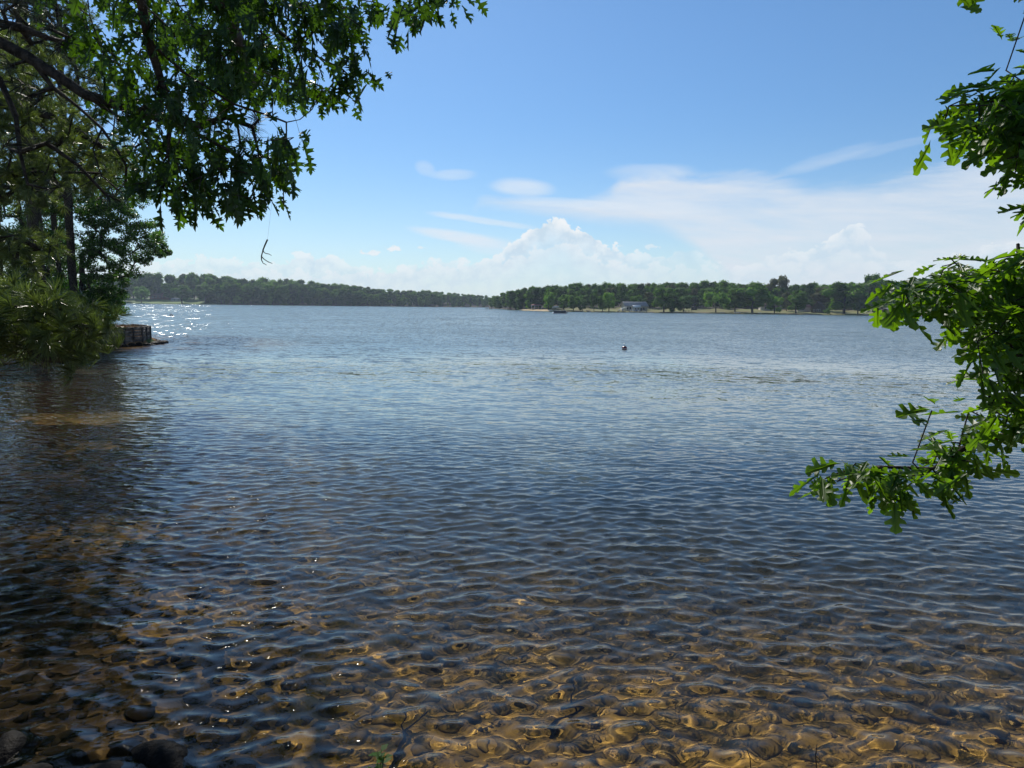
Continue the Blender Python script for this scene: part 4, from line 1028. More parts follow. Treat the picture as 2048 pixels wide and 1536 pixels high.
def far_tree(name, label, p, H, Wd, kind, m, group=None, cat='tree'):
    root = thing(name, label, cat, p, rnd.uniform(0, 6.28), group)
    c, t = rnd.choice(KINDS[kind]); sx = Wd / NAT_W[kind]
    for nm, me in (('trunk', t), ('crown', c)):
        o = bpy.data.objects.new(nm, me); COL.objects.link(o); o.parent = root; o.scale = (sx, sx, H)
        if nm == 'crown':
            o.material_slots[0].link = 'OBJECT'; o.material_slots[0].material = M[m]
            o['kind'] = 'stuff'
    return root
LT = [(-500, 540), (200, 545), (270, 548), (330, 546), (400, 543), (440, 550), (500, 556), (570, 556), (640, 561), (700, 568), (760, 576), (860, 581), (900, 584), (960, 589), (1100, 594)]
RT = [(978, 594), (990, 590), (1000, 586), (1020, 578), (1045, 572), (1100, 571), (1140, 568), (1200, 566), (1290, 567), (1340, 561), (1400, 564), (1450, 562), (1500, 566), (1560, 569), (1640, 564), (1700, 564), (1800, 562), (1850, 560), (2100, 550), (2600, 530)]
def wood(tab, top, rise, x0, x1, rows, step, label, group, kinds, skip=None):
    for (t, fr, hv) in rows:
        x = x0
        while x < x1:
            px = x + rnd.uniform(-.3, .3) * step; tt = t + rnd.uniform(-6, 6)
            x += step * rnd.uniform(.75, 1.25)
            if skip and skip(px, tt): continue
            q = shore_pt(px, max(tt, 1.5), tab, rise); D = q.y
            ztop = 3 + (HOR(px) - interp(top, px)) * D / FPX
            H = (ztop - q.z) * fr * rnd.uniform(1 - hv, 1 + hv * .35)
            k, m = rnd.choice(kinds)
            far_tree('pine' if k == 'pine' else 'understory_shrub' if k == 'low' else 'woodland_tree', label, q, H, H * (.62 if k == 'tall' else .46 if k == 'pine' else .74) * rnd.uniform(.8, 1.2), k, m, group)
kl = [('tall', 'far_leaf'), ('tall', 'far_leaf'), ('tall', 'far_dark'), ('pine', 'far_pine'), ('round', 'far_leaf'), ('tall', 'far_dark')]
GL = ('tree in the dense far wood left of the channel', 'trees of the far wood on the left')
wood(LEFT_D, LT, rise_l, 180, 700, [(62, 1.0, .06)], 12, *GL, kl)
wood(LEFT_D, LT, rise_l, 700, 1080, [(50, 1.0, .06)], 8, *GL, kl)
wood(LEFT_D, LT, rise_l, 440, 1050, [(5, .78, .22)], 12, *GL, kl)
wood(LEFT_D, LT, rise_l, 420, 1050, [(28, .93, .12)], 13, *GL, kl)
wood(LEFT_D, LT, rise_l, 445, 1060, [(2, .40, .30)], 14, 'low leafy growth fringing the water at the foot of the far wood', 'waterside growth below the far wood', [('low', 'far_dark'), ('low', 'far_leaf')])
kr = [('tall', 'far_leaf'), ('round', 'far_leaf'), ('tall', 'far_dark'), ('round', 'far_dark'), ('round', 'far_leaf'), ('round', 'far_leaf'), ('tall', 'far_leaf'), ('round', 'far_brown'), ('pine', 'far_pine')]
wood(RIGHT_D, RT, rise_r, 984, 1100, [(5, .92, .12), (22, 1.0, .08)], 10, 'tree in the wood between the channel and the beach', 'trees between the channel and the beach', kl, skip=lambda x, t: x > 1042 and t < 16)
wood(RIGHT_D, RT, rise_r, 1085, 1940, [(95, 1.0, .07)], 10.5, 'tree in the wood on the ridge behind the lakeside lawns', 'trees on the ridge behind the right lawns', kr)
wood(RIGHT_D, RT, rise_r, 1090, 1900, [(72, .84, .14)], 17, 'tree in the wood on the ridge behind the lakeside lawns', 'trees on the ridge behind the right lawns', kr)
for i in range(62):
    px = 1100 + i * 13 + rnd.uniform(-6, 6); t = rnd.uniform(40, 62); q = shore_pt(px, t, RIGHT_D, rise_r); h = rnd.uniform(5, 9)
    far_tree('understory_shrub', 'low leafy growth where the right lawns meet the wood', q, h, h * rnd.uniform(1.0, 1.5), 'low', rnd.choice(['far_dark', 'far_leaf']), 'low growth behind the right lawns', cat='bush')
FT = [  # px, top y, half width px, distance behind shoreline, kind, material, name, label
 (1097, 581, 13, 8, 'round', 'far_bright', 'shade_tree', 'yellow green tree at the right end of the sand beach'),
 (1128, 587, 13, 12, 'round', 'far_leaf', 'shade_tree', 'green tree just above the moored pontoon boat'),
 (1147, 590, 11, 6, 'round', 'far_leaf', 'shade_tree', 'full crowned tree right of the trailers by the beach'),
 (1165, 598, 10, 3, 'low', 'far_dark', 'shade_tree', 'low wide dark tree overhanging the shore near the pontoon boat'),
 (1184, 576, 12, 40, 'round', 'far_dark', 'shade_tree', 'dark round tree standing behind the small orchard trees'),
 (1188, 588, 8, 6, 'round', 'far_leaf', 'shade_tree', 'slender trunked tree left of the pair before the lodge'),
 (1205, 592, 9, 5, 'round', 'far_leaf', 'shade_tree', 'leafy tree left neighbour of the tree beside the lodge'),
 (1218, 585, 13, 3, 'round', 'far_bright', 'shade_tree', 'bright tree with trunk at the water left of the grey lodge'),
 (1243, 570, 12, 48, 'cone', 'far_dark', 'cedar_tree', 'blackish cedar rising behind the left end of the lodge'),
 (1270, 573, 12, 55, 'cone', 'far_dark', 'cedar_tree', 'dark cedar behind the middle of the lodge roof'),
 (1272, 589, 12, 34, 'low', 'far_leaf', 'shade_tree', 'small olive tree touching the lodge roof from behind'),
 (1303, 582, 14, 42, 'tall', 'far_brown', 'shade_tree', 'brownish tree behind the right gable of the lodge'),
 (1328, 575, 21, 3, 'round', 'far_leaf', 'shade_tree', 'big tree with a thick pale trunk on the shore right of the lodge'),
 (1345, 584, 10, 6, 'tall', 'far_dark', 'shade_tree', 'narrow dark tree leaning against the big shore tree'),
 (1368, 588, 18, 6, 'low', 'far_dark', 'shade_tree', 'dark tree with a lit top left of the fenced lawn'),
 (1406, 560, 8, 95, 'pine', 'far_pine', 'pine', 'first of two pines poking above the skyline over the fenced lawn'),
 (1428, 561, 8, 98, 'pine', 'far_pine', 'pine', 'second of two pines poking above the skyline over the fenced lawn'),
 (1432, 580, 24, 5, 'low', 'far_bright', 'willow_tree', 'broad light green tree whose crown sweeps down to the lawn edge'),
 (1470, 577, 22, 16, 'round', 'far_leaf', 'shade_tree', 'green tree behind the broad light green one'),
 (1505, 567, 32, 9, 'round', 'far_leaf', 'shade_tree', 'massive dark hearted tree in the middle of the right shore'),
 (1552, 540, 24, 80, 'low', 'far_brown', 'oak_tree', 'tallest grey green tree standing clear above the skyline'),
 (1549, 588, 17, 5, 'low', 'far_bright', 'shade_tree', 'small yellow green tree with water on its left and a small roof beside'),
 (1573, 582, 10, 30, 'round', 'far_brown', 'shade_tree', 'small reddish brown tree between the yellow green one and the next'),
 (1592, 578, 22, 10, 'round', 'far_leaf', 'shade_tree', 'dark green spreading tree left of the steep gabled house'),
 (1618, 564, 12, 70, 'pine', 'far_pine', 'pine', 'dark pine top left of the steep gabled house'),
 (1643, 575, 18, 38, 'round', 'far_brown', 'shade_tree', 'dusky brown tree behind the steep gabled house'),
 (1688, 560, 34, 12, 'round', 'far_leaf', 'shade_tree', 'largest full green tree right of the steep gabled house'),
 (1716, 578, 22, 7, 'low', 'far_dark', 'shade_tree', 'dark low boughed tree at the right foot of the largest tree'),
 (1742, 550, 20, 55, 'round', 'far_leaf', 'oak_tree', 'tall tree topping the skyline just left of the near oak branch'),
 (1655, 614, 8, 1, 'low', 'far_leaf', 'shore_bush', 'round bush at the waterline before the steep gabled house'),
 (1752, 617, 8, 1, 'low', 'far_dark', 'shore_bush', 'dark round bush at the waterline under the near oak branch'),
 (1800, 580, 26, 30, 'round', 'far_leaf', 'shade_tree', 'tree behind the dark boathouse on the right shore'),
 (1860, 572, 28, 20, 'round', 'far_dark', 'shade_tree', 'tree mostly hidden behind the near oak branch, right of the boathouse'),
 (1950, 568, 32, 14, 'round', 'far_leaf', 'shade_tree', 'tree far right on the lawn glimpsed through the oak leaves')]
for px, yt, hw, t, k, m, nm, lab in FT:
    q = shore_pt(px, t, RIGHT_D, rise_r); D = q.y; H = 3 + (HOR(px) - yt) * D / FPX - q.z
    far_tree(nm, lab, q, H, 2.1 * hw * D / FPX, k, m, cat='bush' if 'bush' in nm else 'tree')
for px, yt, hw, t, k, m, nm, lab in [
 (283, 574, 13, 6, 'round', 'far_bright', 'shade_tree', 'light green tree on the far lawn left of the brick house'),
 (339, 566, 14, 45, 'round', 'far_leaf', 'shade_tree', 'bright topped tree rising behind the brick house'),
 (364, 571, 17, 4, 'round', 'far_leaf', 'shade_tree', 'round tree right of the brick house at the water'),
 (411, 570, 17, 4, 'round', 'far_leaf', 'shade_tree', 'second round tree right of the brick house'),
 (440, 572, 12, 8, 'tall', 'far_dark', 'shade_tree', 'dark tree where the far lawn meets the wood'),
 (250, 560, 16, 20, 'round', 'far_dark', 'shade_tree', 'far tree just beside the leafy end of the point'),
 (474, 590, 9, 1, 'round', 'far_bright', 'shade_tree', 'pale small tree at the edge of the far wood'),
 (540, 578, 7, 1, 'tall', 'far_bright', 'shade_tree', 'thin pale tree catching light against the far wood'),
 (780, 598, 6, 1, 'low', 'far_bright', 'shade_tree', 'small light tree on the distant shore left of the channel')]:
    q = shore_pt(px, t, LEFT_D, rise_l); D = q.y; H = 3 + (HOR(px) - yt) * D / FPX - q.z
    far_tree(nm, lab, q, H, 2.1 * hw * D / FPX, k, m)

# ------------------------------------------------------------------ buildings
def house(name, label, p, rz, L, Wd, Hw, Hr, wall_m, roof_m, wins=(), door=None, chimney=None, over=.5, zb=-.4, gable_m=None, cat='house'):
    """ridge along local x; front face at local -y. wins: (face, x, z, w, h)"""
    root = thing(name, label, cat, p, rz)
    mb = MB(); x0, x1, y0, y1 = -L / 2, L / 2, -Wd / 2, Wd / 2
    mb.add([(x0, y0, zb), (x1, y0, zb), (x1, y1, zb), (x0, y1, zb), (x0, y0, Hw), (x1, y0, Hw), (x1, y1, Hw), (x0, y1, Hw), (x0, 0, Hw + Hr), (x1, 0, Hw + Hr)],
           [(0, 1, 5, 4), (2, 3, 7, 6), (1, 2, 6, 9, 5), (3, 0, 4, 8, 7)]); mb.build('wall', wall_m, root)
    k = Hr / (Wd / 2); ro = MB(); th = .16
    for s in (-1, 1):
        e = Wd / 2 + over; zl = Hw - k * over
        a = [(x0 - over, s * e, zl), (x1 + over, s * e, zl), (x1 + over, 0, Hw + Hr), (x0 - over, 0, Hw + Hr)]
        v = [(x, y, z + .02) for x, y, z in a] + [(x, y, z + th) for x, y, z in a]
        f = [(0, 1, 2, 3), (7, 6, 5, 4), (0, 4, 5, 1), (1, 5, 6, 2), (3, 7, 4, 0)]
        ro.add(v, f)
    ro.build('roof', roof_m, root)
    for i, (face, x, z, w, h) in enumerate(wins):
        if face == 'f': T = Matrix.Translation((x, y0, z))
        else: T = Matrix.Translation((x1 if face == 'r' else x0, x, z)) @ Matrix.Rotation(radians(90 if face == 'r' else -90), 4, 'Z')
        fr = MB(); t = .09
        fr.box(-w / 2 - t, w / 2 + t, -.06, .0, h, h + t, T); fr.box(-w / 2 - t, w / 2 + t, -.08, .0, -t, 0, T)
        fr.box(-w / 2 - t, -w / 2, -.055, .0, 0, h, T); fr.box(w / 2, w / 2 + t, -.055, .0, 0, h, T)
        o = fr.build('window', M['white'], root); MB().box(-w / 2, w / 2, -.02, .01, 0, h, T).build('pane', M['glass_dark'], o)
    if door: o = MB().box(door[0] - .5, door[0] + .5, y0 - .05, y0 + .01, .05, 2.1).build('door', door[1], root)
    if chimney: MB().box(chimney[0] - .5, chimney[0] + .5, chimney[1] - .35, chimney[1] + .35, Hw - .5, Hw + Hr + 1.0).build('chimney', M['brick'], root)
    return root
def onr(px, t): return shore_pt(px, t, RIGHT_D, rise_r)
p = onr(1268, 22); p.z -= .7
lodge = house('lake_lodge', 'long low lodge with grey shingle roof and pale siding near the water', p, radians(14), 13.6, 7.5, 3.4, 2.2, M['cream'], M['grey_roof'],
      [('f', x, 1.1, 1.3, 1.4) for x in (-5.6, -3.9, -2.2, -.5, 1.2)] + [('f', 4.6, 1.0, 1.2, 1.4), ('r', -1.6, 1.0, 1.1, 1.3), ('r', 1.6, 1.0, 1.1, 1.3)], door=(3, M['glass_dark']), over=.8)
p = onr(1273, 12)
house('porch_house', 'small blue grey cabin with white trim standing before the lodge', p, radians(6), 4.0, 3.2, 2.3, .9, M['blue_sid'], M['white'], [('f', -1, .8, .8, 1.0), ('f', .6, .8, .8, 1.0)], over=.35, cat='cabin')
p = onr(1247, 13)
def awning(p):
    root = thing('sloping_awning', 'white sloping awning roof left of the small cabin', 'awning', p)
    mb = MB(); mb.add([(-2.2, -1.4, .9), (1.8, -1.4, 2.3), (1.8, 1.4, 2.3), (-2.2, 1.4, .9), (-2.2, -1.4, .98), (1.8, -1.4, 2.38), (1.8, 1.4, 2.38), (-2.2, 1.4, .98)], [(3, 2, 1, 0), (4, 5, 6, 7), (0, 1, 5, 4), (1, 2, 6, 5), (2, 3, 7, 6), (3, 0, 4, 7)])
    mb.build('awning_roof', M['white'], root)
    for x, y, z in ((-2, -1.2, .95), (1.6, -1.2, 2.2), (-2, 1.2, .95), (1.6, 1.2, 2.2)): MB().tube([(x, y, -.4), (x, y, z)], .05, 6).build('post', M['white'], root)
awning(p)
p = onr(1637, 22)
house('gabled_cottage', 'steep gabled cottage with its dark triangle facing the lake', p, radians(55), 8, 6.6, 2.4, 4.0, M['timber_dark'], M['cottage_roof'], [('l', -1.4, .5, .7, 1.5), ('l', -.2, .5, .7, 1.5), ('l', 1.6, .6, .8, 1.1), ('f', 0, .8, 1.2, 1.0)], over=.6)
p = onr(1606, 30)
house('tan_shed', 'tan house wing tucked left behind the steep gabled cottage', p, radians(5), 7, 5, 2.6, 1.3, M['cream'], M['brown_roof'], [('f', -1, .9, 1, 1)])
p = onr(1535, 36)
house('brown_roofed_house', 'pale bungalow with a brown roof seen beneath the massive tree', p, radians(3), 9, 6, 2.4, 1.5, M['cream'], M['brown_roof'], [('f', -2.5, .8, 1.3, 1.1), ('f', 1, .8, 1.6, 1.1)])
p = onr(1388, 30); p.z -= .4
house('garden_shed', 'brown wooden garden shed at the left end of the fenced lawn', p, radians(0), 3.2, 2.6, 2.0, .5, M['timber_dark'], M['timber_dark'], door=(0, M['timber']), over=.15, cat='shed')
p = onr(1384, 95)
house('white_house', 'white house half hidden among trees above the fenced lawn', p, radians(-10), 8, 6, 4.2, 2, M['white'], M['grey_roof'], [('f', -2, 1, 1, 1.3), ('f', 1.5, 1, 1, 1.3)])
p = onr(1790, 16)
house('boathouse', 'dark low boathouse behind the lawn under the near oak branch', p, radians(8), 12, 6, 2.2, 1.2, M['timber_dark'], M['grey_roof'], [('f', -3, .8, 1.2, .9), ('f', 2, .8, 1.2, .9)], cat='shed')
p = onr(1728, 12)
p = shore_pt(324, 60, LEFT_D, rise_l); p.z -= .6
house('brick_house', 'long brick house with a low brown roof on the far left lawn', p, radians(-4), 24, 11, 4.8, 3.0, M['brick'], M['brown_roof'], [('f', x, 2.4, 1.8, 1.6) for x in (-8, -4, 1, 5, 9)], chimney=(2, -2), over=.9, zb=-3)
p = shore_pt(352, 30, LEFT_D, rise_l)
house('garage', 'small grey outbuilding to the right of the brick house', p, radians(0), 9, 6, 2.4, 1.2, M['blue_sid'], M['grey_roof'], [('f', 0, .9, 1.4, 1)], cat='shed')

def pavilion():
    p = onr(1073, 18); root = thing('picnic_pavilion', 'open picnic pavilion with a low red roof behind the sand beach', 'pavilion', p)
    mb = MB(); L, Wd = 3.6, 2.4
    mb.add([(-L, -Wd, 2.3), (L, -Wd, 2.3), (L, Wd, 2.3), (-L, Wd, 2.3), (-L * .8, 0, 3.1), (L * .8, 0, 3.1)], [(0, 1, 5, 4), (2, 3, 4, 5), (1, 2, 5), (3, 0, 4), (3, 2, 1, 0)]); mb.build('roof', M['red_roof'], root)
    for x in (-3.2, -1.1, 1.1, 3.2):
        for y in (-2.1, 2.1): MB().tube([(x, y, -.4), (x, y, 2.32)], .08, 6).build('post', M['white'], root)
    MB().box(-3.5, 3.5, -2.45, -2.38, 2.15, 2.32).build('fascia', M['white'], root)
pavilion()

# ------------------------------------------------------------------ people far away
def person_mesh(seated=False, seed=1):
    me = bpy.data.meshes.new('person')
    if seated:
        J = [(0, 0, .50), (0, .02, .75), (0, .03, 1.0), (0, .0, 1.12), (0, -.02, 1.28), (0, -.02, 1.34), (.20, 0, 1.0), (.27, -.12, .78), (.18, -.34, .72), (-.20, 0, 1.0), (-.27, -.12, .78), (-.18, -.34, .72),
             (.10, -.02, .48), (.13, -.44, .50), (.13, -.46, .06), (.13, -.60, .03), (-.10, -.02, .48), (-.13, -.44, .50), (-.13, -.46, .06), (-.13, -.60, .03)]
    else:
        J = [(0, 0, .92), (0, 0, 1.12), (0, 0, 1.38), (0, 0, 1.50), (0, 0, 1.62), (0, 0, 1.72), (.19, 0, 1.40), (.27, .02, 1.12), (.29, -.06, .86), (-.19, 0, 1.40), (-.27, .02, 1.12), (-.25, -.10, .90),
             (.09, 0, .88), (.11, -.02, .48), (.12, .02, .07), (.13, -.12, .03), (-.09, 0, .88), (-.12, .03, .48), (-.14, .05, .07), (-.15, -.09, .03)]
    E_ = [(0, 1), (1, 2), (2, 3), (3, 4), (4, 5), (2, 6), (6, 7), (7, 8), (2, 9), (9, 10), (10, 11), (0, 12), (12, 13), (13, 14), (14, 15), (0, 16), (16, 17), (17, 18), (18, 19)]
    R_ = [.14, .13, .15, .055, .10, .085, .06, .045, .03, .06, .045, .03, .09, .06, .04, .035, .09, .06, .04, .035]
    me.from_pydata(J, E_, []); o = bpy.data.objects.new('tmp', me); COL.objects.link(o)
    md = o.modifiers.new('s', 'SKIN'); o.modifiers.new('u', 'SUBSURF').levels = 1
    for i, v in enumerate(me.skin_vertices[0].data): v.radius = (R_[i], R_[i] * (.7 if i in (0, 1, 2) else 1)); v.use_root = (i == 0)
    dg = bpy.context.evaluated_depsgraph_get(); out = bpy.data.meshes.new_from_object(o.evaluated_get(dg)); bpy.data.objects.remove(o); out.shade_smooth(); out.name = 'person'
    out.materials.clear(); out.materials.append(M['skin']); out.materials.append(M['cloth'])
    zs = [p.center.z for p in out.polygons]; lo, hi = (.42, 1.02) if seated else (.78, 1.42)
    for p in out.polygons: p.material_index = 1 if lo < p.center.z < hi and abs(p.center.x) < .22 else 0
    return out
stand, sit = person_mesh(), person_mesh(True)
def person(p, me, rz, label):
    o = link('person', me, loc=p); o.rotation_euler = (0, 0, rz); tag(o, label, 'person')
    h = ico(2, 7, .10, .11, .10, .02); q = link('hair', np_mesh('hair', h[0] + np.array([0, .025, 1.70 if me is stand else 1.36]), h[1], True), M['dark_vinyl'], o); return o
person(onr(1046, 1.6), stand, .5, 'person standing at the left end of the sand beach')
person(onr(1065, 3), stand, 2.0, 'person standing in the middle of the sand beach')
person(onr(1077, 9), stand, -1.0, 'person standing on the sand in front of the red roofed pavilion')

# ------------------------------------------------------------------ boats and docks
def pontoon_boat():
    p = W(1119, 627.5); root = thing('pontoon_boat', 'dark pontoon boat with tan seats cruising off the sand beach', 'boat', (p.x, p.y, 0), radians(176))
    L = 2.75
    for y in (-.85, .85):
        MB().tube([(-L, y, .10), (L * .72, y, .10), (L * .9, y, .16), (L * 1.02, y, .30)], [.30, .30, .22, .06], 12).build('pontoon', M['alu'], root, True)
    MB().box(-L, L * .85, -1.2, 1.2, .42, .50).build('deck', M['dark_vinyl'], root)
    for y in (-1.17, 1.17): MB().box(-L * .92, L * .80, y - .02, y + .02, .5, 1.12).build('rail_panel', M['dark_vinyl'], root)
    MB().box(L * .80, L * .82, -1.15, 1.15, .5, 1.1).build('rail_panel', M['dark_vinyl'], root)
    MB().box(-L * .92, L * .82, -1.2, -1.14, 1.12, 1.16).build('rail', M['alu'], root); MB().box(-L * .92, L * .82, 1.14, 1.2, 1.12, 1.16).build('rail', M['alu'], root)
    for x, y in ((1.5, -.8), (1.5, .8), (-1.9, .8), (-1.9, -.8)):
        s = MB().box(x - .6, x + .6, y - .3, y + .3, .5, .92).build('seat', M['tan'], root); MB().box(x - .6, x + .6, y + (.2 if y > 0 else -.3), y + (.3 if y > 0 else -.2), .92, 1.35).build('backrest', M['tan'], s)
    MB().box(-.5, 0, -.9, -.35, .5, 1.25).build('console', M['white'], root)
    MB().tube([(-.55, -.62, 1.2), (-.7, -.62, 1.3)], .02, 5).build('steering_wheel', M['dark_vinyl'], root)
    bt = MB(); 
    for x in (-2.1, -1.6): bt.tube([(x, -1.15, 1.1), (x - .3, -1.1, 1.9), (x - .3, 1.1, 1.9), (x, 1.15, 1.1)], .025, 5)
    bt.build('canopy_frame', M['alu'], root); MB().tube([(-2.2, -1.1, 1.92), (-2.2, 1.1, 1.92)], .13, 8).build('folded_canopy', M['dark_vinyl'], root)
    m_ = MB().box(-L - .45, -L - .05, -.2, .2, .35, 1.1).build('outboard_motor', M['dark_vinyl'], root); MB().box(-L - .3, -L - .15, -.06, .06, -.5, .35).build('motor_leg', M['dark_vinyl'], m_)
    R = Matrix.Rotation(radians(176), 4, 'Z')
    q = Vector((p.x, p.y, .42)) + R @ Vector((-1.0, -.62, 0)); person(q, sit, radians(176 + 90), 'person seated at the helm of the pontoon boat')
    q = Vector((p.x, p.y, .42)) + R @ Vector((1.4, .55, 0)); person(q, sit, radians(176 - 90), 'person seated on the bow bench of the pontoon boat')
pontoon_boat()
def buoy():
    p = W(1249, 699); root = thing('mooring_buoy', 'dark red round mooring buoy floating alone in open water', 'buoy', (p.x, p.y, 0))
    V, F = ico(3, 1, .19, .19, .17, .0); link('ball', np_mesh('ball', V + np.array([0, 0, .09]), F, True), M['buoy'], root)
    MB().tube([(0, 0, .24), (0, 0, .31)], [.045, .035], 10).build('neck', M['white'], root, True)
    MB().tube([(.06 * cos(a), 0, .34 + .06 * sin(a)) for a in np.linspace(0, 2 * pi, 13)], .012, 5, False).build('ring', M['alu'], root)
    MB().tube([(.191 * cos(a), .191 * sin(a), .08) for a in np.linspace(0, 2 * pi, 25)], .012, 5, False).build('band', M['white'], root)
buoy()
def marker(px, py, label):
    p = W(px, py); root = thing('marker_float', label, 'float', (p.x, p.y, 0)); V, F = ico(2, 5, .45, .3, .22, .05)
    link('float', np_mesh('float', V + np.array([0, 0, .05]), F, True), M['dark_vinyl'], root); MB().tube([(0, 0, .2), (0, 0, .5)], .05, 6).build('stub', M['white'], root)
marker(343, 631, 'small dark float among the sun glitter off the point')
marker(262, 610.5, 'tiny dark float near the far shore beside the leafy tree end')
def pier():
    a = onr(1024, 0); c = W(1004, 619.5); a.z = 0; d = Vector((c.x - a.x, c.y - a.y, 0)); L = d.length; root = thing('swimming_pier', 'reddish wooden swimming pier on posts left of the sand beach', 'pier', (a.x, a.y, 0), atan2(d.y, d.x))
    L = 6.5
    n = int(L / .9)
    MB().box(0, L, -.9, .9, .65, .78).build('deck', M['red_roof'], root)
    for i in range(n + 1):
        for y in (-.85, .85): MB().tube([(i * L / n, y, -3), (i * L / n, y, 1.35)], .11, 6).build('post', M['timber_dark'], root)
    for y in (-.85, .85): MB().box(0, L, y - .04, y + .04, 1.22, 1.32).build('rail', M['red_roof'], root)
pier()
for i, (px, lab) in enumerate([(972.5, 'first of four bare pilings out in the channel mouth, counted from the left'), (975, 'second of four bare pilings in the channel mouth'), (979, 'third of four bare pilings in the channel mouth'), (983, 'last of four bare pilings, nearest the right shore')]):
    p = W(px, 619.3); root = thing('piling', lab, 'post', (p.x, p.y, 0)); MB().tube([(0, 0, -4), (0, 0, 1.0)], .22, 8).build('shaft', M['timber_dark'], root); MB().tube([(0, 0, 1.0), (0, 0, 1.1)], [.25, .12], 8).build('cap', M['timber'], root)
def dock(px, label, L, Wd, chairs=()):
    q = onr(px, 0); root = thing('lakeside_dock', label, 'dock', (q.x, q.y, 0))
    n = int(L / .5)
    for i in range(n): MB().box(-L / 2 + i * .5, -L / 2 + i * .5 + .46, -Wd, 2, .42, .48).build('plank', M['timber'], root)
    for x in (-L / 2 + .2, L / 2 - .2):
        for y in (-Wd + .2, 1.0): MB().tube([(x, y, -2), (x, y, .9)], .1, 6).build('post', M['timber_dark'], root)
    for i, (x, y, m, lab) in enumerate(chairs):
        c = thing('garden_chair', lab, 'chair', (q.x + x, q.y + y, .48)); MB().box(-.3, .3, -.3, .3, .36, .42).build('seat', m, c); MB().box(-.3, .3, .26, .32, .42, 1.05).build('backrest', m, c)
        for a in (-.26, .26):
            for b_ in (-.26, .26): MB().box(a - .03, a + .03, b_ - .03, b_ + .03, 0, .36).build('leg', m, c)
dock(1243, 'weathered dock with posts below the white awning', 4.5, 2.0, [(-1.2, 0, M['white'], 'white garden chair on the weathered dock below the awning'), (.8, 0, M['blue'], 'blue garden chair on the weathered dock below the awning')])
dock(1270, 'plank dock with white chairs before the small cabin', 6.5, 1.8, [(-2.4, .2, M['white'], 'white chair at the left end of the cabin dock'), (-1.0, .2, M['white'], 'white chair second from the left on the cabin dock'), (.8, .2, M['blue'], 'blue chair in the middle of the cabin dock'), (2.2, .2, M['white'], 'white chair at the right end of the cabin dock')])
dock(1378, 'small grey dock under the fenced lawn', 5.5, 2.2)
dock(1592, 'thin dock beneath the spreading tree left of the gabled cottage', 5.0, 2.2)
def slab(px, label, L):
    q = onr(px, 1.5); root = thing('swim_platform', label, 'platform', (q.x, q.y, .35)); MB().box(-L / 2, L / 2, -.9, .9, .25, .4).build('top', M['white'], root)
    for x in (-L / 2 + .2, L / 2 - .2): MB().box(x - .1, x + .1, -.8, .8, -.3, .25).build('leg', M['timber_dark'], root)
slab(1286, 'long white platform on the bank right of the cabin dock', 4.6); slab(1475, 'white platform on the lawn edge below the broad green tree', 3.2)
slab(1445, 'short white landing below the broad light green tree', 2.2); slab(1731, 'pale landing at the waterline left of the dark round bush', 3.4)
def fence(x0, x1, t, label, m, hgt=1.3):
    a = onr(x0, t); c = onr(x1, t); d = c - a; L = d.xy.length; root = thing('lawn_fence', label, 'fence', a, atan2(d.y, d.x)); n = max(2, int(L / 1.6))
    for i in range(n + 1):
        z = d.z * i / n; MB().box(i * L / n - .09, i * L / n + .09, -.09, .09, z - .4, z + hgt).build('post', m, root)
    for zz in (.45, 1.0): MB().add([(0, -.05, zz), (L, -.05, zz + d.z), (L, .05, zz + d.z), (0, .05, zz), (0, -.05, zz + .14), (L, -.05, zz + d.z + .14), (L, .05, zz + d.z + .14), (0, .05, zz + .14)], [(3, 2, 1, 0), (4, 5, 6, 7), (0, 1, 5, 4), (2, 3, 7, 6)]).build('rail', m, root)
fence(1366, 1384, 8, 'dark picket fence in front of the garden shed', M['timber_dark']); fence(1388, 1409, 62, 'pale rail fence along the top of the open lawn', M['cream'], 1.1)
fence(1286, 1308, 26, 'light rail fence running right from the lodge', M['cream'], 1.0)
def trailer(px, t, label, L=5.2, H=1.5, m='white'):
    q = onr(px, t); root = thing('boat_on_trailer', label, 'boat', q, radians(4)); V = []; F = []
    n = 9
    for i in range(n + 1):
        f = i / n; w = .95 * min(1, (1.02 - f) * 3) ** .6; x = -L / 2 + L * f; zk = .55 + .35 * max(0, f - .6) ** 1.5
        V += [(x, 0, zk), (x, w * .8, zk + .35), (x, w, zk + .85), (x, 0, zk + 1.0 + .18 * sin(pi * f)), (x, -w, zk + .85), (x, -w * .8, zk + .35)]
    for i in range(n):
        for k in range(6): a = i * 6 + k; c = i * 6 + (k + 1) % 6; F.append((a, c, c + 6, a + 6))
    F += [tuple(range(6))[::-1], tuple(n * 6 + k for k in range(6))]
    mb = MB(); mb.add(V, F); mb.build('hull', M[m], root, True)
    MB().box(-L / 2, L / 2 + 1.2, -.06, .06, .35, .45).build('trailer_frame', M['alu'], root)
    for y in (-.9, .9): MB().tube([(-.6, y - .08, .3), (-.6, y + .08, .3)], .3, 12).build('wheel', M['dark_vinyl'], root)
trailer(1113, 22, 'white covered boat on a trailer, left one of the pair by the beach'); trailer(1128, 26, 'larger white covered boat on a trailer, right one of the pair by the beach', 6.5)
def beached(px, label, m, rz):
    q = onr(px, 2.2); V, F = ico(2, 9, 1.7, .38, .22, .02); o = link('upturned_canoe', np_mesh('upturned_canoe', V + np.array([0, 0, .12]), F, True), M[m], loc=q); o.rotation_euler = (0, 0, rz); tag(o, label, 'canoe')
beached(1101, 'light canoe lying on the bank at the right end of the beach', 'white', .2); beached(1352, 'pale canoe pulled up under the big shore tree', 'cream', -.1); beached(1176, 'dark upturned canoe on the bank below the low wide tree', 'dark_vinyl', .1)
beached(1520, 'white canoe on the shore under the massive tree', 'white', .5)

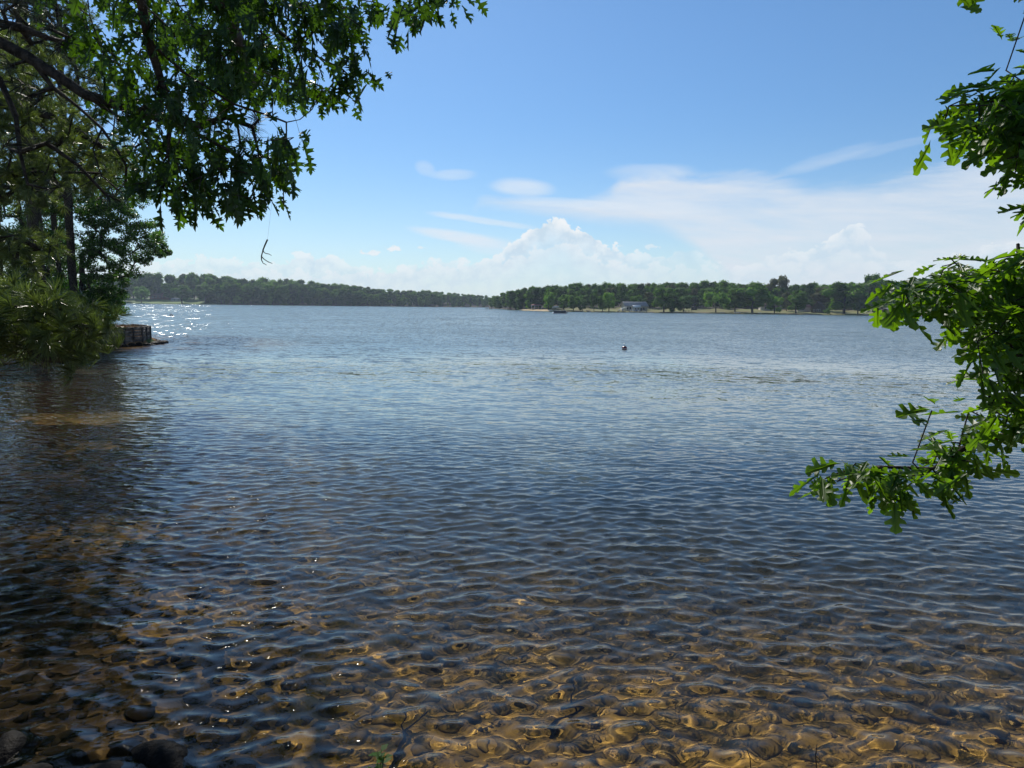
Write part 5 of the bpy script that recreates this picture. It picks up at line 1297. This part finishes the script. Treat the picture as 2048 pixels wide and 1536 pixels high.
# ------------------------------------------------------------------ small near things
def dangling():
    root = thing('dangling_twig', 'bare forked twig dangling in mid air below the oak leaves', 'twig', P(534, 478, 5.2)); r0 = root.location
    f = lambda pts: [tuple(P(x, y, 5.2) - r0) for x, y in pts]
    MB().tube(f([(535, 479), (530, 490), (526, 500), (523, 512), (523, 520), (526, 526), (533, 530)]), [.006, .0055, .005, .0045, .004, .003, .002], 6).build('stem', M['twig'], root)
    MB().tube(f([(526, 499), (528, 505), (532, 507), (538, 508), (543, 511)]), [.004, .003, .003, .0025, .0015], 5).build('side_twig', M['twig'], root)
    MB().tube(f([(523, 513), (529, 519), (537, 524), (545, 527)]), [.004, .003, .003, .0015], 5).build('side_twig', M['twig'], root)
    a = P(535, 479, 5.2); MB().tube([tuple(a - r0), tuple(P(545, 395, 5.9) - r0)], .0006, 3).build('thread', M['twig'], root)
dangling()
def bare_twig(pts, d, label):
    a = P(*pts[0], d); root = thing('bare_twig', label, 'twig', a); MB().tube([tuple(P(x, y, d) - a) for x, y in pts], [.005] + [.0035] * (len(pts) - 2) + [.002], 5).build('stem', M['twig'], root)
    x, y = pts[len(pts) // 2]; MB().tube([tuple(P(x, y, d) - a), tuple(P(x + 10, y + 9, d) - a), tuple(P(x + 22, y + 12, d) - a)], [.0025, .002, .001], 5).build('side_twig', M['twig'], root)
def submerged(px, py, L, an, label):
    q = W(px, py, -.25); z = gz(q.x, q.y); root = thing('sunken_branch', label, 'branch', (q.x, q.y, z + .05), an); r = random.Random(px)
    o = MB().tube([(-L / 2 + L * t, .05 * sin(5 * t + px), .02 + .03 * r.random()) for t in (0, .2, .4, .6, .8, 1)], [.02, .018, .016, .013, .01, .006], 6).build('stem', M['twig'], root, True)
    MB().tube([(0, 0, .02), (.15, .12, .06), (.3, .16, .05)], [.009, .007, .004], 5).build('side_twig', M['twig'], root, True)
submerged(1150, 1430, .8, 1.0, 'sunken stick lying among the stones right of centre'); submerged(815, 1500, .7, 1.25, 'sunken dark stick near the bottom edge left of centre')
def sprout(px, py, x0, label):
    q = W(px, py); z = gz(q.x, q.y)
    root = thing('water_plant', label, 'plant', (q.x, q.y, min(z, -.02))); r = random.Random(3)
    h = .02 - root.location.z + .12
    mb = MB(); L = []
    for k in range(5):
        a = r.uniform(0, 6.28); t = Vector((cos(a) * .05, sin(a) * .05, h * r.uniform(.8, 1.05))); mb.tube([(0, 0, 0), tuple(t * .6), tuple(t)], [.004, .003, .002], 5)
        for j in range(3): L.append((t * r.uniform(.75, 1), a + j * 2.1))
    mb.build('stem', M['green_twig'], root)
    for t, a in L:
        d = Vector((cos(a), sin(a), .35)).normalized(); V, F = quad_leaves(np.array([t + d * .03]), np.array([d[:]]), np.array([[0, 0, 1.0]]), np.array([.075]), .65); o = link('leaf', np_mesh('leaf', V, F), M['shrub_leaf'], root)
sprout(752, 1542, 0, 'little dark leaved plant poking up at the bottom edge')
bare_twig([(1630, 1580), (1634, 1545), (1631, 1512), (1634, 1488)], 4.2, 'thin bare twig standing up at the lower right, the taller of two')
bare_twig([(1500, 1580), (1502, 1545), (1500, 1515), (1494, 1500)], 4.2, 'short bare twig standing up at the lower right, the left of two')

# ------------------------------------------------------------------ air
def haze():
    mb = MB(); mb.box(-1500, 1500, -70, 1500, -5.3, 48); me = mb.mesh('haze')
    m = bpy.data.materials.new('haze'); m.use_nodes = True; nt = m.node_tree; nt.nodes.clear()
    o = nt.nodes.new('ShaderNodeOutputMaterial'); v = nt.nodes.new('ShaderNodeVolumePrincipled'); v.inputs['Color'].default_value = (.72, .85, 1.0, 1); v.inputs['Density'].default_value = HAZE; v.inputs['Anisotropy'].default_value = .25
    nt.links.new(v.outputs[0], o.inputs['Volume']); tag(link('haze', me, m), kind='stuff')
HAZE = .00014
haze()
